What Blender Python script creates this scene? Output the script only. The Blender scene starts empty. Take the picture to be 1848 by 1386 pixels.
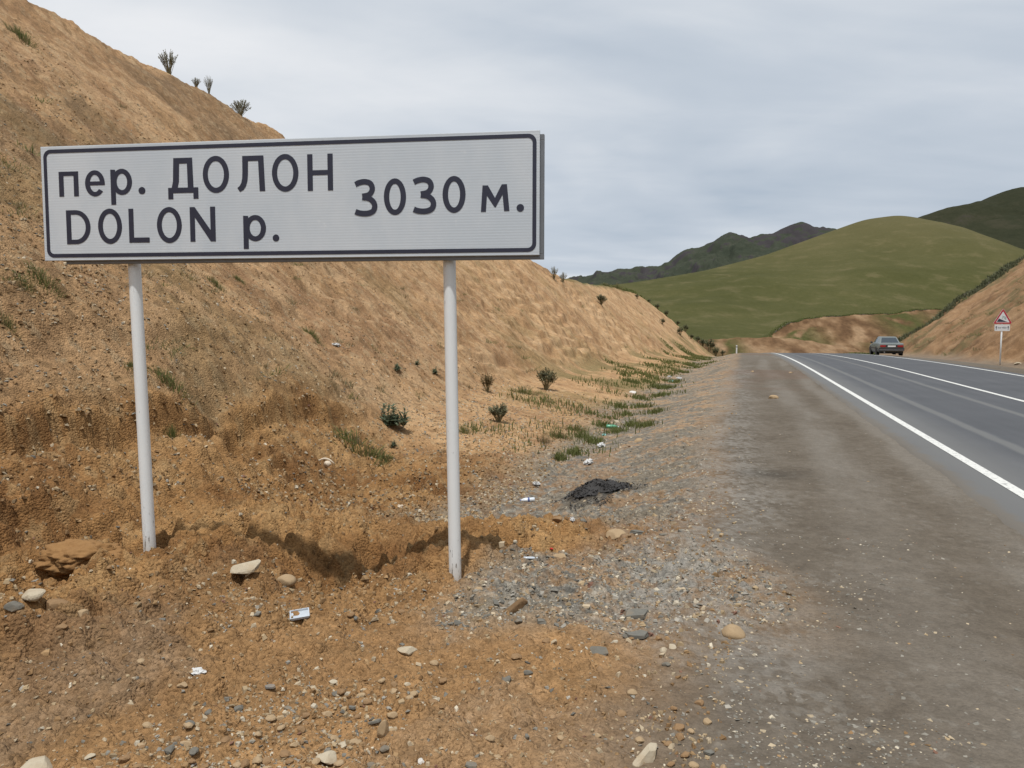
import bpy, bmesh, math, random
import numpy as np
from mathutils import Vector, Matrix, geometry

R = math.radians
random.seed(7)
rng = np.random.default_rng(7)
scene = bpy.context.scene
col = scene.collection

# ------------------------------------------------------------------ camera
EYE = 1.7
cam_data = bpy.data.cameras.new('camera')
cam_data.sensor_width = 36.0
cam_data.lens = 1400.0 / 1848.0 * 36.0
cam_data.clip_start = 0.05
cam_data.clip_end = 20000
cam = bpy.data.objects.new('camera', cam_data)
col.objects.link(cam)
cam.location = (0, 0, EYE)
cam.rotation_euler = (R(90) - math.atan(100 / 1400.0), 0, 0)
scene.camera = cam
scene.cycles.max_bounces = 4
scene.cycles.diffuse_bounces = 2
scene.cycles.glossy_bounces = 2
scene.cycles.caustics_reflective = False
scene.cycles.caustics_refractive = False

# ------------------------------------------------------------------ exposure
vs = scene.view_settings
vs.view_transform = 'Standard'
vs.look = 'None'
vs.exposure = 0.12
vs.gamma = 1.0
vs.use_curve_mapping = False

# ------------------------------------------------------------------ sun
SUN_TRAVEL = Vector((0.17, 0.66, -2.2)).normalized()
sun_data = bpy.data.lights.new('sun', 'SUN')
sun_data.energy = 3.4
sun_data.angle = R(1.6)
sun_data.color = (1.0, 0.97, 0.925)
sun = bpy.data.objects.new('sun', sun_data)
sun.rotation_euler = SUN_TRAVEL.to_track_quat('-Z', 'Y').to_euler()
sun.location = (-10, -20, 60)
col.objects.link(sun)


# ------------------------------------------------------------------ node helpers
class NT:
    """small helper around a node tree"""
    def __init__(self, tree):
        self.t = tree
        self.n = tree.nodes
        self.l = tree.links

    def new(self, kind, **kw):
        nd = self.n.new(kind)
        for k, v in kw.items():
            setattr(nd, k, v)
        return nd

    def put(self, sock, val):
        if val is None:
            return
        if hasattr(val, 'is_output'):
            self.l.new(val, sock)
        elif isinstance(val, (tuple, list)) and len(val) == 3 and sock.type == 'RGBA':
            sock.default_value = (*val, 1)
        else:
            sock.default_value = val

    def math(self, op, a, b=None, c=None, clamp=False):
        m = self.new('ShaderNodeMath', operation=op, use_clamp=clamp)
        self.put(m.inputs[0], a)
        self.put(m.inputs[1], b)
        self.put(m.inputs[2], c)
        return m.outputs[0]

    def mix(self, f, a, b, blend='MIX'):
        m = self.new('ShaderNodeMix', data_type='RGBA', blend_type=blend)
        self.put(m.inputs[0], f)
        self.put(m.inputs[6], a)
        self.put(m.inputs[7], b)
        return m.outputs[2]

    def noise(self, vec, scale, detail=4.0, rough=0.55, dist=0.0):
        m = self.new('ShaderNodeTexNoise')
        self.put(m.inputs['Vector'], vec)
        m.inputs['Scale'].default_value = scale
        m.inputs['Detail'].default_value = detail
        m.inputs['Roughness'].default_value = rough
        m.inputs['Distortion'].default_value = dist
        return m.outputs[0]

    def voronoi(self, vec, scale, feature='F1', rnd=1.0):
        m = self.new('ShaderNodeTexVoronoi', feature=feature)
        self.put(m.inputs['Vector'], vec)
        m.inputs['Scale'].default_value = scale
        m.inputs['Randomness'].default_value = rnd
        return m

    def ramp(self, f, stops):
        m = self.new('ShaderNodeValToRGB')
        e = m.color_ramp.elements
        while len(e) < len(stops):
            e.new(0.5)
        for k, (p, c) in enumerate(stops):
            e[k].position = p
            e[k].color = (*c, 1) if not isinstance(c, float) else (c, c, c, 1)
        self.put(m.inputs[0], f)
        return m.outputs[0]

    def step(self, f, lo, hi):
        m = self.new('ShaderNodeMapRange', interpolation_type='SMOOTHSTEP')
        self.put(m.inputs[0], f)
        m.inputs[1].default_value = lo
        m.inputs[2].default_value = hi
        return m.outputs[0]

    def mapping(self, vec, scale=(1, 1, 1), rot=(0, 0, 0)):
        m = self.new('ShaderNodeMapping')
        self.put(m.inputs[0], vec)
        m.inputs['Scale'].default_value = scale
        m.inputs['Rotation'].default_value = rot
        return m.outputs[0]

    def bump(self, h, strength, dist, normal=None):
        m = self.new('ShaderNodeBump')
        m.inputs['Strength'].default_value = strength
        m.inputs['Distance'].default_value = dist
        self.put(m.inputs['Height'], h)
        if normal is not None:
            self.put(m.inputs['Normal'], normal)
        return m.outputs[0]


def material(name):
    m = bpy.data.materials.new(name)
    m.use_nodes = True
    t = NT(m.node_tree)
    bsdf = next(n for n in t.n if n.type == 'BSDF_PRINCIPLED')
    return m, t, bsdf


def simple(name, colour, rough=0.6, metal=0.0, var=0.12, scale=30.0, bump=0.0, spec=0.5):
    m, t, b = material(name)
    co = t.new('ShaderNodeTexCoord').outputs['Object']
    n = t.noise(co, scale, 5, 0.6)
    c = t.mix(n, tuple(x * (1 - var) for x in colour), tuple(min(1, x * (1 + var)) for x in colour))
    t.put(b.inputs['Base Color'], c)
    b.inputs['Roughness'].default_value = rough
    b.inputs['Metallic'].default_value = metal
    b.inputs['Specular IOR Level'].default_value = spec
    if bump:
        t.put(b.inputs['Normal'], t.bump(n, bump, 0.01))
    return m


# ------------------------------------------------------------------ world
world = bpy.data.worlds.new('World')
scene.world = world
world.use_nodes = True
w = NT(world.node_tree)
bg = next(n for n in w.n if n.type == 'BACKGROUND')
sky = w.new('ShaderNodeTexSky', sky_type='NISHITA')
sky.sun_disc = False
sky.sun_elevation = math.asin(-SUN_TRAVEL.z)
sky.sun_rotation = math.atan2(-SUN_TRAVEL.x, -SUN_TRAVEL.y)
sky.altitude = 3000
sky.dust_density = 2.0
dirv = w.new('ShaderNodeTexCoord').outputs['Generated']
sep = w.new('ShaderNodeSeparateXYZ')
w.put(sep.inputs[0], dirv)
zz = w.math('ADD', w.math('MAXIMUM', sep.outputs[2], 0.0), 0.16)
comb = w.new('ShaderNodeCombineXYZ')
w.put(comb.inputs[0], w.math('DIVIDE', sep.outputs[0], zz))
w.put(comb.inputs[1], w.math('DIVIDE', sep.outputs[1], zz))
layer = w.mapping(comb.outputs[0], (0.55, 1.0, 1.0), (0, 0, R(-14)))
n1 = w.noise(layer, 0.62, 5, 0.45, 0.8)
n2 = w.noise(layer, 2.6, 6, 0.55, 0.3)
dens = w.math('ADD', w.math('MULTIPLY', n1, 0.84), w.math('MULTIPLY', n2, 0.16))
cloud = w.ramp(dens, [(0.37, (4.2, 4.85, 5.65)), (0.45, (5.1, 5.65, 6.35)), (0.53, (6.5, 6.85, 7.3)), (0.62, (8.0, 8.1, 8.3))])
cover = w.step(dens, 0.20, 0.42)
cover = w.math('MULTIPLY_ADD', cover, 0.22, 0.76)
w.put(bg.inputs['Color'], w.mix(cover, sky.outputs[0], cloud))
bg.inputs['Strength'].default_value = 0.1


# ------------------------------------------------------------------ object helpers
def tag(o, label=None, cat=None, group=None, kind=None):
    if label:
        o['label'] = label
    if cat:
        o['category'] = cat
    if group:
        o['group'] = group
    if kind:
        o['kind'] = kind
    return o


def link(o, parent=None):
    col.objects.link(o)
    if parent is not None:
        o.parent = parent
    return o


def empty(name, loc=(0, 0, 0), rz=0.0):
    o = bpy.data.objects.new(name, None)
    o.location = loc
    o.rotation_euler = (0, 0, rz)
    o.empty_display_size = 0.1
    return link(o)


def bm_obj(name, bm, mat, parent=None, smooth=False):
    me = bpy.data.meshes.new(name)
    bmesh.ops.recalc_face_normals(bm, faces=bm.faces[:])
    bm.to_mesh(me)
    bm.free()
    if smooth:
        me.polygons.foreach_set('use_smooth', [True] * len(me.polygons))
    for m in (mat if isinstance(mat, (list, tuple)) else [mat]):
        me.materials.append(m)
    return link(bpy.data.objects.new(name, me), parent)


def py_mesh(name, verts, faces, mats, smooth=False):
    me = bpy.data.meshes.new(name)
    me.from_pydata([tuple(v) for v in verts], [], faces)
    if smooth:
        me.polygons.foreach_set('use_smooth', [True] * len(me.polygons))
    for m in (mats if isinstance(mats, (list, tuple)) else [mats]):
        me.materials.append(m)
    me.update()
    return me


def np_mesh(name, v, q, mat, smooth=True, attrs=None, cattrs=None):
    """fast mesh from numpy arrays: v (n,3), q (m,k)"""
    me = bpy.data.meshes.new(name)
    k = q.shape[1]
    me.vertices.add(len(v))
    me.vertices.foreach_set('co', np.ascontiguousarray(v, np.float32).ravel())
    me.loops.add(q.size)
    me.loops.foreach_set('vertex_index', np.ascontiguousarray(q, np.int32).ravel())
    me.polygons.add(len(q))
    me.polygons.foreach_set('loop_start', np.arange(0, q.size, k, dtype=np.int32))
    me.polygons.foreach_set('use_smooth', np.full(len(q), smooth))
    me.update(calc_edges=True)
    for an, av in (attrs or {}).items():
        a = me.attributes.new(an, 'FLOAT', 'POINT')
        a.data.foreach_set('value', np.ascontiguousarray(av, np.float32).ravel())
    for an, av in (cattrs or {}).items():
        a = me.attributes.new(an, 'FLOAT_COLOR', 'POINT')
        a.data.foreach_set('color', np.ascontiguousarray(av, np.float32).ravel())
    me.materials.append(mat)
    return me


def box(bm, x0, x1, y0, y1, z0, z1, bev=0.0):
    vs_ = [bm.verts.new(p) for p in ((x0, y0, z0), (x1, y0, z0), (x1, y1, z0), (x0, y1, z0),
                                     (x0, y0, z1), (x1, y0, z1), (x1, y1, z1), (x0, y1, z1))]
    fs = [bm.faces.new([vs_[i] for i in f]) for f in
          ((0, 3, 2, 1), (4, 5, 6, 7), (0, 1, 5, 4), (1, 2, 6, 5), (2, 3, 7, 6), (3, 0, 4, 7))]
    if bev:
        es = list({e for f in fs for e in f.edges})
        bmesh.ops.bevel(bm, geom=es, offset=bev, segments=2, affect='EDGES', profile=0.6)


def tube(bm, pts, radii, seg=16, cap=True):
    rings = []
    pts = [Vector(p) for p in pts]
    for i, p in enumerate(pts):
        t = (pts[min(i + 1, len(pts) - 1)] - pts[max(i - 1, 0)]).normalized()
        a = t.cross(Vector((0.31, 0.95, 0.1))).normalized()
        if abs(t.z) > 0.9:
            a = t.cross(Vector((0, 1, 0))).normalized()
        b = t.cross(a).normalized()
        r = radii[i] if isinstance(radii, (list, tuple)) else radii
        rings.append([bm.verts.new(p + (a * math.cos(2 * math.pi * k / seg) + b * math.sin(2 * math.pi * k / seg)) * r)
                      for k in range(seg)])
    for i in range(len(rings) - 1):
        for k in range(seg):
            bm.faces.new((rings[i][k], rings[i][(k + 1) % seg], rings[i + 1][(k + 1) % seg], rings[i + 1][k]))
    if cap:
        bm.faces.new(rings[0][::-1])
        bm.faces.new(rings[-1])


#TERRAIN-BEGIN
# ------------------------------------------------------------------ noise (numpy)
def _hash(ix, iy, seed):
    h = (ix.astype(np.uint32) * np.uint32(374761393) + iy.astype(np.uint32) * np.uint32(668265263)
         + np.uint32(seed * 2246822519 & 0xffffffff))
    h = (h ^ (h >> np.uint32(13))) * np.uint32(1274126177)
    h = h ^ (h >> np.uint32(16))
    return (h & np.uint32(0xffffff)).astype(np.float32) / np.float32(0xffffff)


def vnoise(x, y, seed=0):
    fx, fy = np.floor(x), np.floor(y)
    tx, ty = (x - fx).astype(np.float32), (y - fy).astype(np.float32)
    ix, iy = fx.astype(np.int64), fy.astype(np.int64)
    sx = tx * tx * tx * (tx * (tx * 6 - 15) + 10)
    sy = ty * ty * ty * (ty * (ty * 6 - 15) + 10)
    a, b = _hash(ix, iy, seed), _hash(ix + 1, iy, seed)
    c, d = _hash(ix, iy + 1, seed), _hash(ix + 1, iy + 1, seed)
    return ((a + (b - a) * sx) * (1 - sy) + (c + (d - c) * sx) * sy) * 2 - 1


def fbm(x, y, octv=4, seed=0, gain=0.5, lac=2.03):
    s, a, t = 0.0, 1.0, 0.0
    for k in range(octv):
        s = s + a * vnoise(x * 0.8 - y * 0.6 + 17.3 * k, x * 0.6 + y * 0.8 - 9.1 * k, seed + k)
        x, y = x * lac, y * lac
        t += a
        a *= gain
    return s / t


def cells(x, y, seed=0):
    """lumpy clods: 1 in the middle of a cell, 0 between cells"""
    fx, fy = np.floor(x), np.floor(y)
    best = np.full(np.shape(x), 9.0, np.float32)
    for ox in (-1, 0, 1):
        for oy in (-1, 0, 1):
            cx, cy = (fx + ox), (fy + oy)
            px = cx + _hash(cx.astype(np.int64), cy.astype(np.int64), seed)
            py = cy + _hash(cx.astype(np.int64), cy.astype(np.int64), seed + 31)
            d = (px - x) ** 2 + (py - y) ** 2
            best = np.minimum(best, d)
    return np.clip(1 - np.sqrt(best) * 1.3, 0, 1)


def sstep(a, b, x):
    t = np.clip((x - a) / (b - a), 0, 1)
    return t * t * (3 - 2 * t)


def smin(a, b, k):
    h = np.clip(0.5 + 0.5 * (b - a) / k, 0, 1)
    return b * (1 - h) + a * h - k * h * (1 - h)


def smax(a, b, k):
    return -smin(-a, -b, k)


# ------------------------------------------------------------------ lie of the land
# road frame: d runs along the road, l is the distance to the left of the left edge line
TH = math.radians(16.5)
SN, CS = math.sin(TH), math.cos(TH)
RX = 2.89


def to_ld(x, y):
    return -(x - RX) * CS + y * SN, (x - RX) * SN + y * CS


def to_xy(l, d):
    return RX + d * SN - l * CS, d * CS + l * SN


def road_z(d):
    t = np.clip(d - 30, 0, 150)
    return -0.00028 * t * t


def bump2(x, y, cx, cy, rx, ry=None, rot=0.0):
    ry = rx if ry is None else ry
    c, s = math.cos(rot), math.sin(rot)
    a, b = (x - cx) * c + (y - cy) * s, -(x - cx) * s + (y - cy) * c
    return np.exp(-((a / rx) ** 2 + (b / ry) ** 2))


def ground(x, y, fine=True):
    """height and zone masks of the ground at x, y (numpy arrays)"""
    x = np.asarray(x, np.float64)
    y = np.asarray(y, np.float64)
    l, d = to_ld(x, y)
    rr = np.hypot(x, y)
    e = road_z(d)
    wob = fbm(x * 0.35, y * 0.35, 3, 5)
    big = fbm(x * 0.11, y * 0.11, 3, 9)
    # --- cross section of shoulder, ditch and stony foot
    lw = l + wob * 0.35 * sstep(2.6, 4.0, l)
    zc = 0.0
    for o in (-0.25, 0.0, 0.25):
        zc = zc + np.interp(lw + o, [-30, -10.6, -8.0, -7.3, 0.4, 2.9, 3.5, 4.3, 5.4, 6.2, 7.6, 9.0, 40],
                            [-0.14, -0.14, -0.05, -0.03, -0.02, -0.02, -0.10, -0.32, -0.52, -0.42, -0.16, 0.05, 0.05]) / 3
    fill = 1 - sstep(4.6, 7.6, d + 0.25 * wob)
    fill = fill * sstep(-3, 0.5, d)
    zfill = np.interp(l, [2.6, 3.4, 4.6, 6.0, 6.9, 8.0], [-0.02, -0.01, 0.0, 0.02, 0.14, 0.25])
    zc = np.where(l > 2.2, zc * (1 - fill) + zfill * fill, zc)
    # --- left cut slope
    foot = np.interp(d, [-40, 0, 6, 12, 20, 60, 90, 110], [7.2, 7.4, 7.9, 9.2, 9.5, 8.4, 7.0, 6.6]) + 0.5 * big
    plane = 0.12 + 0.84 * (l - foot) + 0.55 * big * sstep(0, 6, l - foot)
    nat = np.interp(d, [-80, -30, 0, 17.7, 27.3, 40, 51, 54.6, 71, 95, 99, 106, 125, 160],
                    [19, 18.5, 16, 11.9, 9.8, 7.7, 6.05, 5.3, 6.0, 7.1, 6.4, 1.0, -4, -6]) - 0.10 * (l - 17) + 0.25 * wob
    cut = smin(plane, nat, 0.7)
    z = smax(zc, cut, 0.35)
    oncut = sstep(-0.2, 0.7, cut - zc)
    # --- washed-out scarp at the toe of the slope, near the sign
    ls = 8.95 + 0.35 * fbm(x * 0.8, y * 0.8, 3, 21)
    win = sstep(-6, -3, d) * (1 - sstep(9.5, 12.5, d))
    below = 1 - sstep(-0.05, 0.04, l - ls)
    low = sstep(6.2, 8.0, l)
    scarp = win * below * low
    z = z - 0.36 * scarp * (0.75 + 0.5 * fbm(x * 1.3, y * 1.3, 2, 8))
    ls2 = 9.75 + 0.3 * fbm(x * 0.7, y * 0.7, 3, 77)
    z = z - 0.09 * win * (1 - sstep(-0.05, 0.05, l - ls2)) * sstep(8.3, 9.2, l)
    dug = np.clip(win * sstep(5.6, 6.6, l) * (1 - sstep(0, 0.35, l - ls)), 0, 1)
    # --- the dug ground about the sign
    near = (rr < 16)
    z = z + 0.13 * bump2(x, y, -2.6, 5.25, 0.75, 0.55)
    z = z + 0.10 * bump2(x, y, -0.25, 5.15, 0.75, 0.5, 0.2)
    z = z - 0.42 * bump2(x, y, -1.22, 5.98, 0.48, 0.46, -0.5)
    z = z - 0.17 * bump2(x, y, -1.25, 5.25, 0.34, 0.60, -0.3)
    z = z - 0.09 * bump2(x, y, -2.2, 6.30, 1.0, 0.26, 0.05)
    z = z - 0.10 * bump2(x, y, 0.15, 6.05, 0.6, 0.25, 0.1)
    z = z + 0.10 * bump2(x, y, 0.25, 6.75, 0.6, 0.35, 0.3)
    z = z + 0.16 * bump2(x, y, -3.3, 4.0, 1.3, 0.9)
    z = z - 0.42 * np.clip(1.7 * bump2(x, y, -3.12, 5.26, 0.24, 0.17), 0, 1)
    z = z - 0.30 * bump2(x, y, -3.55, 9.55, 0.38, 0.45)
    z = z - 0.22 * bump2(x, y, -2.3, 9.6, 0.40, 0.40)
    z = z - 0.16 * bump2(x, y, -5.0, 7.7, 0.45, 0.30)
    z = z - 0.14 * bump2(x, y, -4.0, 7.6, 0.35, 0.25)
    # black ash heap and little heaps in the ditch
    z = z + 0.16 * bump2(x, y, 1.0, 9.1, 0.50, 0.38, 0.3)
    dugpatch = bump2(x, y, -1.3, 5.6, 1.0, 0.9) + bump2(x, y, -2.4, 6.7, 1.6, 0.6) + bump2(x, y, 0.2, 6.6, 0.9, 0.7)
    dug = np.clip(np.maximum(dug, dugpatch * 1.15), 0, 1)
    for px_, py_, pz_ in ((-2.653, 5.60, 0.15), (-0.390, 5.30, -0.03)):
        g_ = bump2(x, y, px_, py_, 0.42, 0.36) * 1.0
        z = z * (1 - g_) + pz_ * g_
    # --- right bank
    lr = -l
    pr = 0.74 * (lr - 11.0 - 0.5 * big) + 0.35 * wob
    end = np.clip(d - 89 - 1.6 * wob, 0, 60)
    back = pr - 0.34 * end - 0.004 * end ** 2
    back = smin(back, 13.0 + 0.8 * big, 1.0)
    zr = smax(zc, back, 0.3)
    z = np.where(l < -8, zr, z)
    onright = np.where(l < -8, sstep(-0.1, 0.5, back - zc), 0.0)
    # --- beyond the crest the land falls into a shallow valley
    z = z + e
    far = sstep(100, 150, y)
    z = z * (1 - far) + (-6.0 + 0 * y) * far
    z = np.where(y < 100, z, np.maximum(z, -30))
    far_all = sstep(300, 800, rr)
    z = z * (1 - far_all) - 8 * far_all
    # --- zones
    loose = sstep(2.7, 3.6, l + 0.25 * wob)
    soilfront = np.clip(sstep(2.7, 3.3, l + 0.5 * wob) * (1 - sstep(3.0, 3.7, d + 0.7 * wob + 0.25 * (l - 3.6))), 0, 1)
    grey = loose * (1 - sstep(5.4, 6.6, l + 0.6 * wob)) * (1 - soilfront)
    grey = grey * (1 - np.clip(dugpatch * 1.2, 0, 1))
    grey = grey * (1 - sstep(4.2, 4.7, l + 0.3 * wob) * (1 - sstep(5.6, 7.0, d)))
    fan = np.clip(1.5 * bump2(x, y, 1.15, 5.35, 0.85, 0.95, 0.25) - 0.25 + 0.5 * wob, 0, 1) * sstep(1.9, 2.5, l + 0.25 * wob) * (1 - soilfront)
    grey = np.maximum(grey, fan)
    loose = np.maximum(loose, fan)
    shoulder = (1 - loose) * (l > -9.5)
    verge = sstep(7.0, 7.4, lr) * (1 - onright)
    grass = np.clip(sstep(-0.7, 0.5, plane - nat) * (d > 40) * sstep(48, 62, d) + (l < -8) * sstep(0.6, 2.5, end), 0, 1)
    grass = np.maximum(grass, sstep(120, 170, rr) * (y > 0))
    grass = np.maximum(grass, (y < -5) * sstep(10, 25, rr) * (np.abs(l + 3) > 14))
    if fine:
        tw = np.clip(dug * (l > 6.4) * 1.0, 0, 1) * sstep(-0.25, 0.15, fbm(x * 0.7, y * 0.7, 3, 141))
        ph = 0.9 * fbm(x * 0.9, y * 0.9, 4, 143, 0.6)
        q = z / 0.17 + ph
        z = z + tw * 0.75 * 0.17 * (np.floor(q) + sstep(0.60, 0.95, q - np.floor(q)) - q)
        tw2 = oncut * (1 - dug) * sstep(0.10, 0.40, fbm(x * 0.16, y * 0.16, 3, 147)) * (rr < 60)
        q = z / 0.55 + 1.3 * fbm(x * 0.35, y * 0.35, 4, 149, 0.6)
        z = z + tw2 * 0.55 * 0.55 * (np.floor(q) + sstep(0.62, 0.97, q - np.floor(q)) - q)
        cutall = np.maximum(oncut * (1 - dug * 0.5), onright)
        # rills and ledges run down the fall line
        rill = fbm(d * 1.6, l * 0.22, 4, 41)
        rill2 = 1 - np.abs(fbm(d * 0.55 + 0.25 * l, l * 0.35, 3, 45))
        z = z + cutall * (0.030 * rill + 0.05 * (rill2 - 0.7) + 0.16 * fbm(x * 0.8, y * 0.8, 4, 43, 0.55))
        ledge = fbm(d * 0.5, l * 1.9, 4, 51)
        z = z + cutall * 0.10 * np.sign(ledge) * np.abs(ledge) ** 0.6 * sstep(0.0, 0.5, fbm(x * 0.25, y * 0.25, 2, 58) + 0.25)
        z = z + cutall * 0.045 * fbm(x * 3.1, y * 3.1, 3, 61) + onright * 0.45 * fbm(x * 0.28, y * 0.28, 4, 63, 0.6)
        mm = (rr < 60) & (cutall > 0.05)
        if np.any(mm):
            xm, ym, dm, lm = x[mm], y[mm], d[mm], l[mm]
            k1 = cells(dm * 2.6, lm * 1.5, 103)
            k2 = cells(dm * 6.5, lm * 4.5, 113)
            sel = sstep(0.0, 0.45, fbm(xm * 0.6, ym * 0.6, 3, 107) + 0.12)
            kk = 0.12 * np.clip(k1 - 0.45, 0, 1) * sel + 0.085 * np.clip(k2 - 0.40, 0, 1) * (0.5 + 0.5 * sel)
            crk = np.clip(np.abs(fbm(dm * 1.1, lm * 0.7, 4, 117)) * 9, 0, 1)
            kk = kk - 0.035 * (1 - crk) * sstep(0.05, 0.35, fbm(xm * 0.4, ym * 0.4, 2, 119))
            z[mm] = z[mm] + kk * cutall[mm]
        rough = np.clip(loose * 0.6 + 0.55 * dug + 0.1, 0.06, 1.2) * (1 - 0.55 * cutall) * (l > -11)
        rough = np.where(lr > 0.2, 0.05, rough)
        m = near
        if np.any(m):
            xm, ym = x[m], y[m]
            cl = cells(xm * 3.2, ym * 3.2, 3) - 0.35
            c2 = cells(xm * 8.0 + 3, ym * 8.0, 13) - 0.35
            c3 = cells(xm * 18.0, ym * 18.0, 23) - 0.35
            mod = 0.45 + 0.9 * np.clip(fbm(xm * 0.9, ym * 0.9, 2, 27) + 0.2, 0, 1)
            zm = 0.075 * cl * mod + 0.060 * c2 * mod + 0.026 * c3 + 0.07 * fbm(xm * 1.2, ym * 1.2, 4, 71)
            dm_ = np.clip(dug[m] + 0.25, 0, 1)
            hol = fbm(xm * 1.5, ym * 1.5, 4, 171)
            zm = zm - dm_ * (0.09 * sstep(0.12, 0.42, hol) + 0.055 * np.clip(1 - 9 * np.abs(fbm(xm * 1.9, ym * 1.9, 4, 173)), 0, 1)
                             - 0.05 * np.clip(cells(xm * 5 + 7, ym * 5, 177) - 0.5, 0, 1) * 2)
            fade = 1 - sstep(11, 16, rr[m])
            lump = 1 + 0.25 * sstep(4.3, 5.2, l[m]) * (1 - sstep(5.5, 7.5, d[m]))
            z[m] = z[m] + zm * lump * rough[m] * fade
        z = z + 0.030 * np.clip(rough, 0, 1) * fbm(x * 2.3, y * 2.3, 3, 81) * (rr >= 11)
        # wheel tracks pressed into the shoulder
        tr = bump2(l, 0 * l, 1.05 + 0.15 * big, 0, 0.30) + bump2(l, 0 * l, 2.35 + 0.15 * big, 0, 0.30)
        z = z - 0.018 * tr * (l > 0.45) * (l < 3.2)
    # the asphalt lies on its bed
    z = np.where((l < 0.40) & (l > -7.15), np.minimum(z, e + 0.006), z)
    return z, dict(grey=grey, shoulder=np.maximum(shoulder, verge * 0.8), grass=grass, dug=dug, fan=fan,
                   lat=l, along=d, cut=np.maximum(oncut, onright))


def gz(x, y):
    return float(ground(np.array([float(x)]), np.array([float(y)]))[0][0])
#TERRAIN-END


# ------------------------------------------------------------------ ground sheet
def lerp(a, b, f):
    return a + (b - a) * f[:, None]


def cell_id(x, y, seed):
    """random value per lump (same lumps as cells())"""
    fx, fy = np.floor(x), np.floor(y)
    best = np.full(x.shape, 9.0, np.float32)
    val = np.zeros(x.shape, np.float32)
    for ox in (-1, 0, 1):
        for oy in (-1, 0, 1):
            cx, cy = (fx + ox).astype(np.int64), (fy + oy).astype(np.int64)
            d = (cx + _hash(cx, cy, seed) - x) ** 2 + (cy + _hash(cx, cy, seed + 31) - y) ** 2
            m = d < best
            best = np.where(m, d, best)
            val = np.where(m, _hash(cx, cy, seed + 77), val)
    return val


def ramp_np(f, stops):
    p = [s[0] for s in stops]
    return np.column_stack([np.interp(f, p, [s[1][k] for s in stops]) for k in range(3)])


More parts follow.
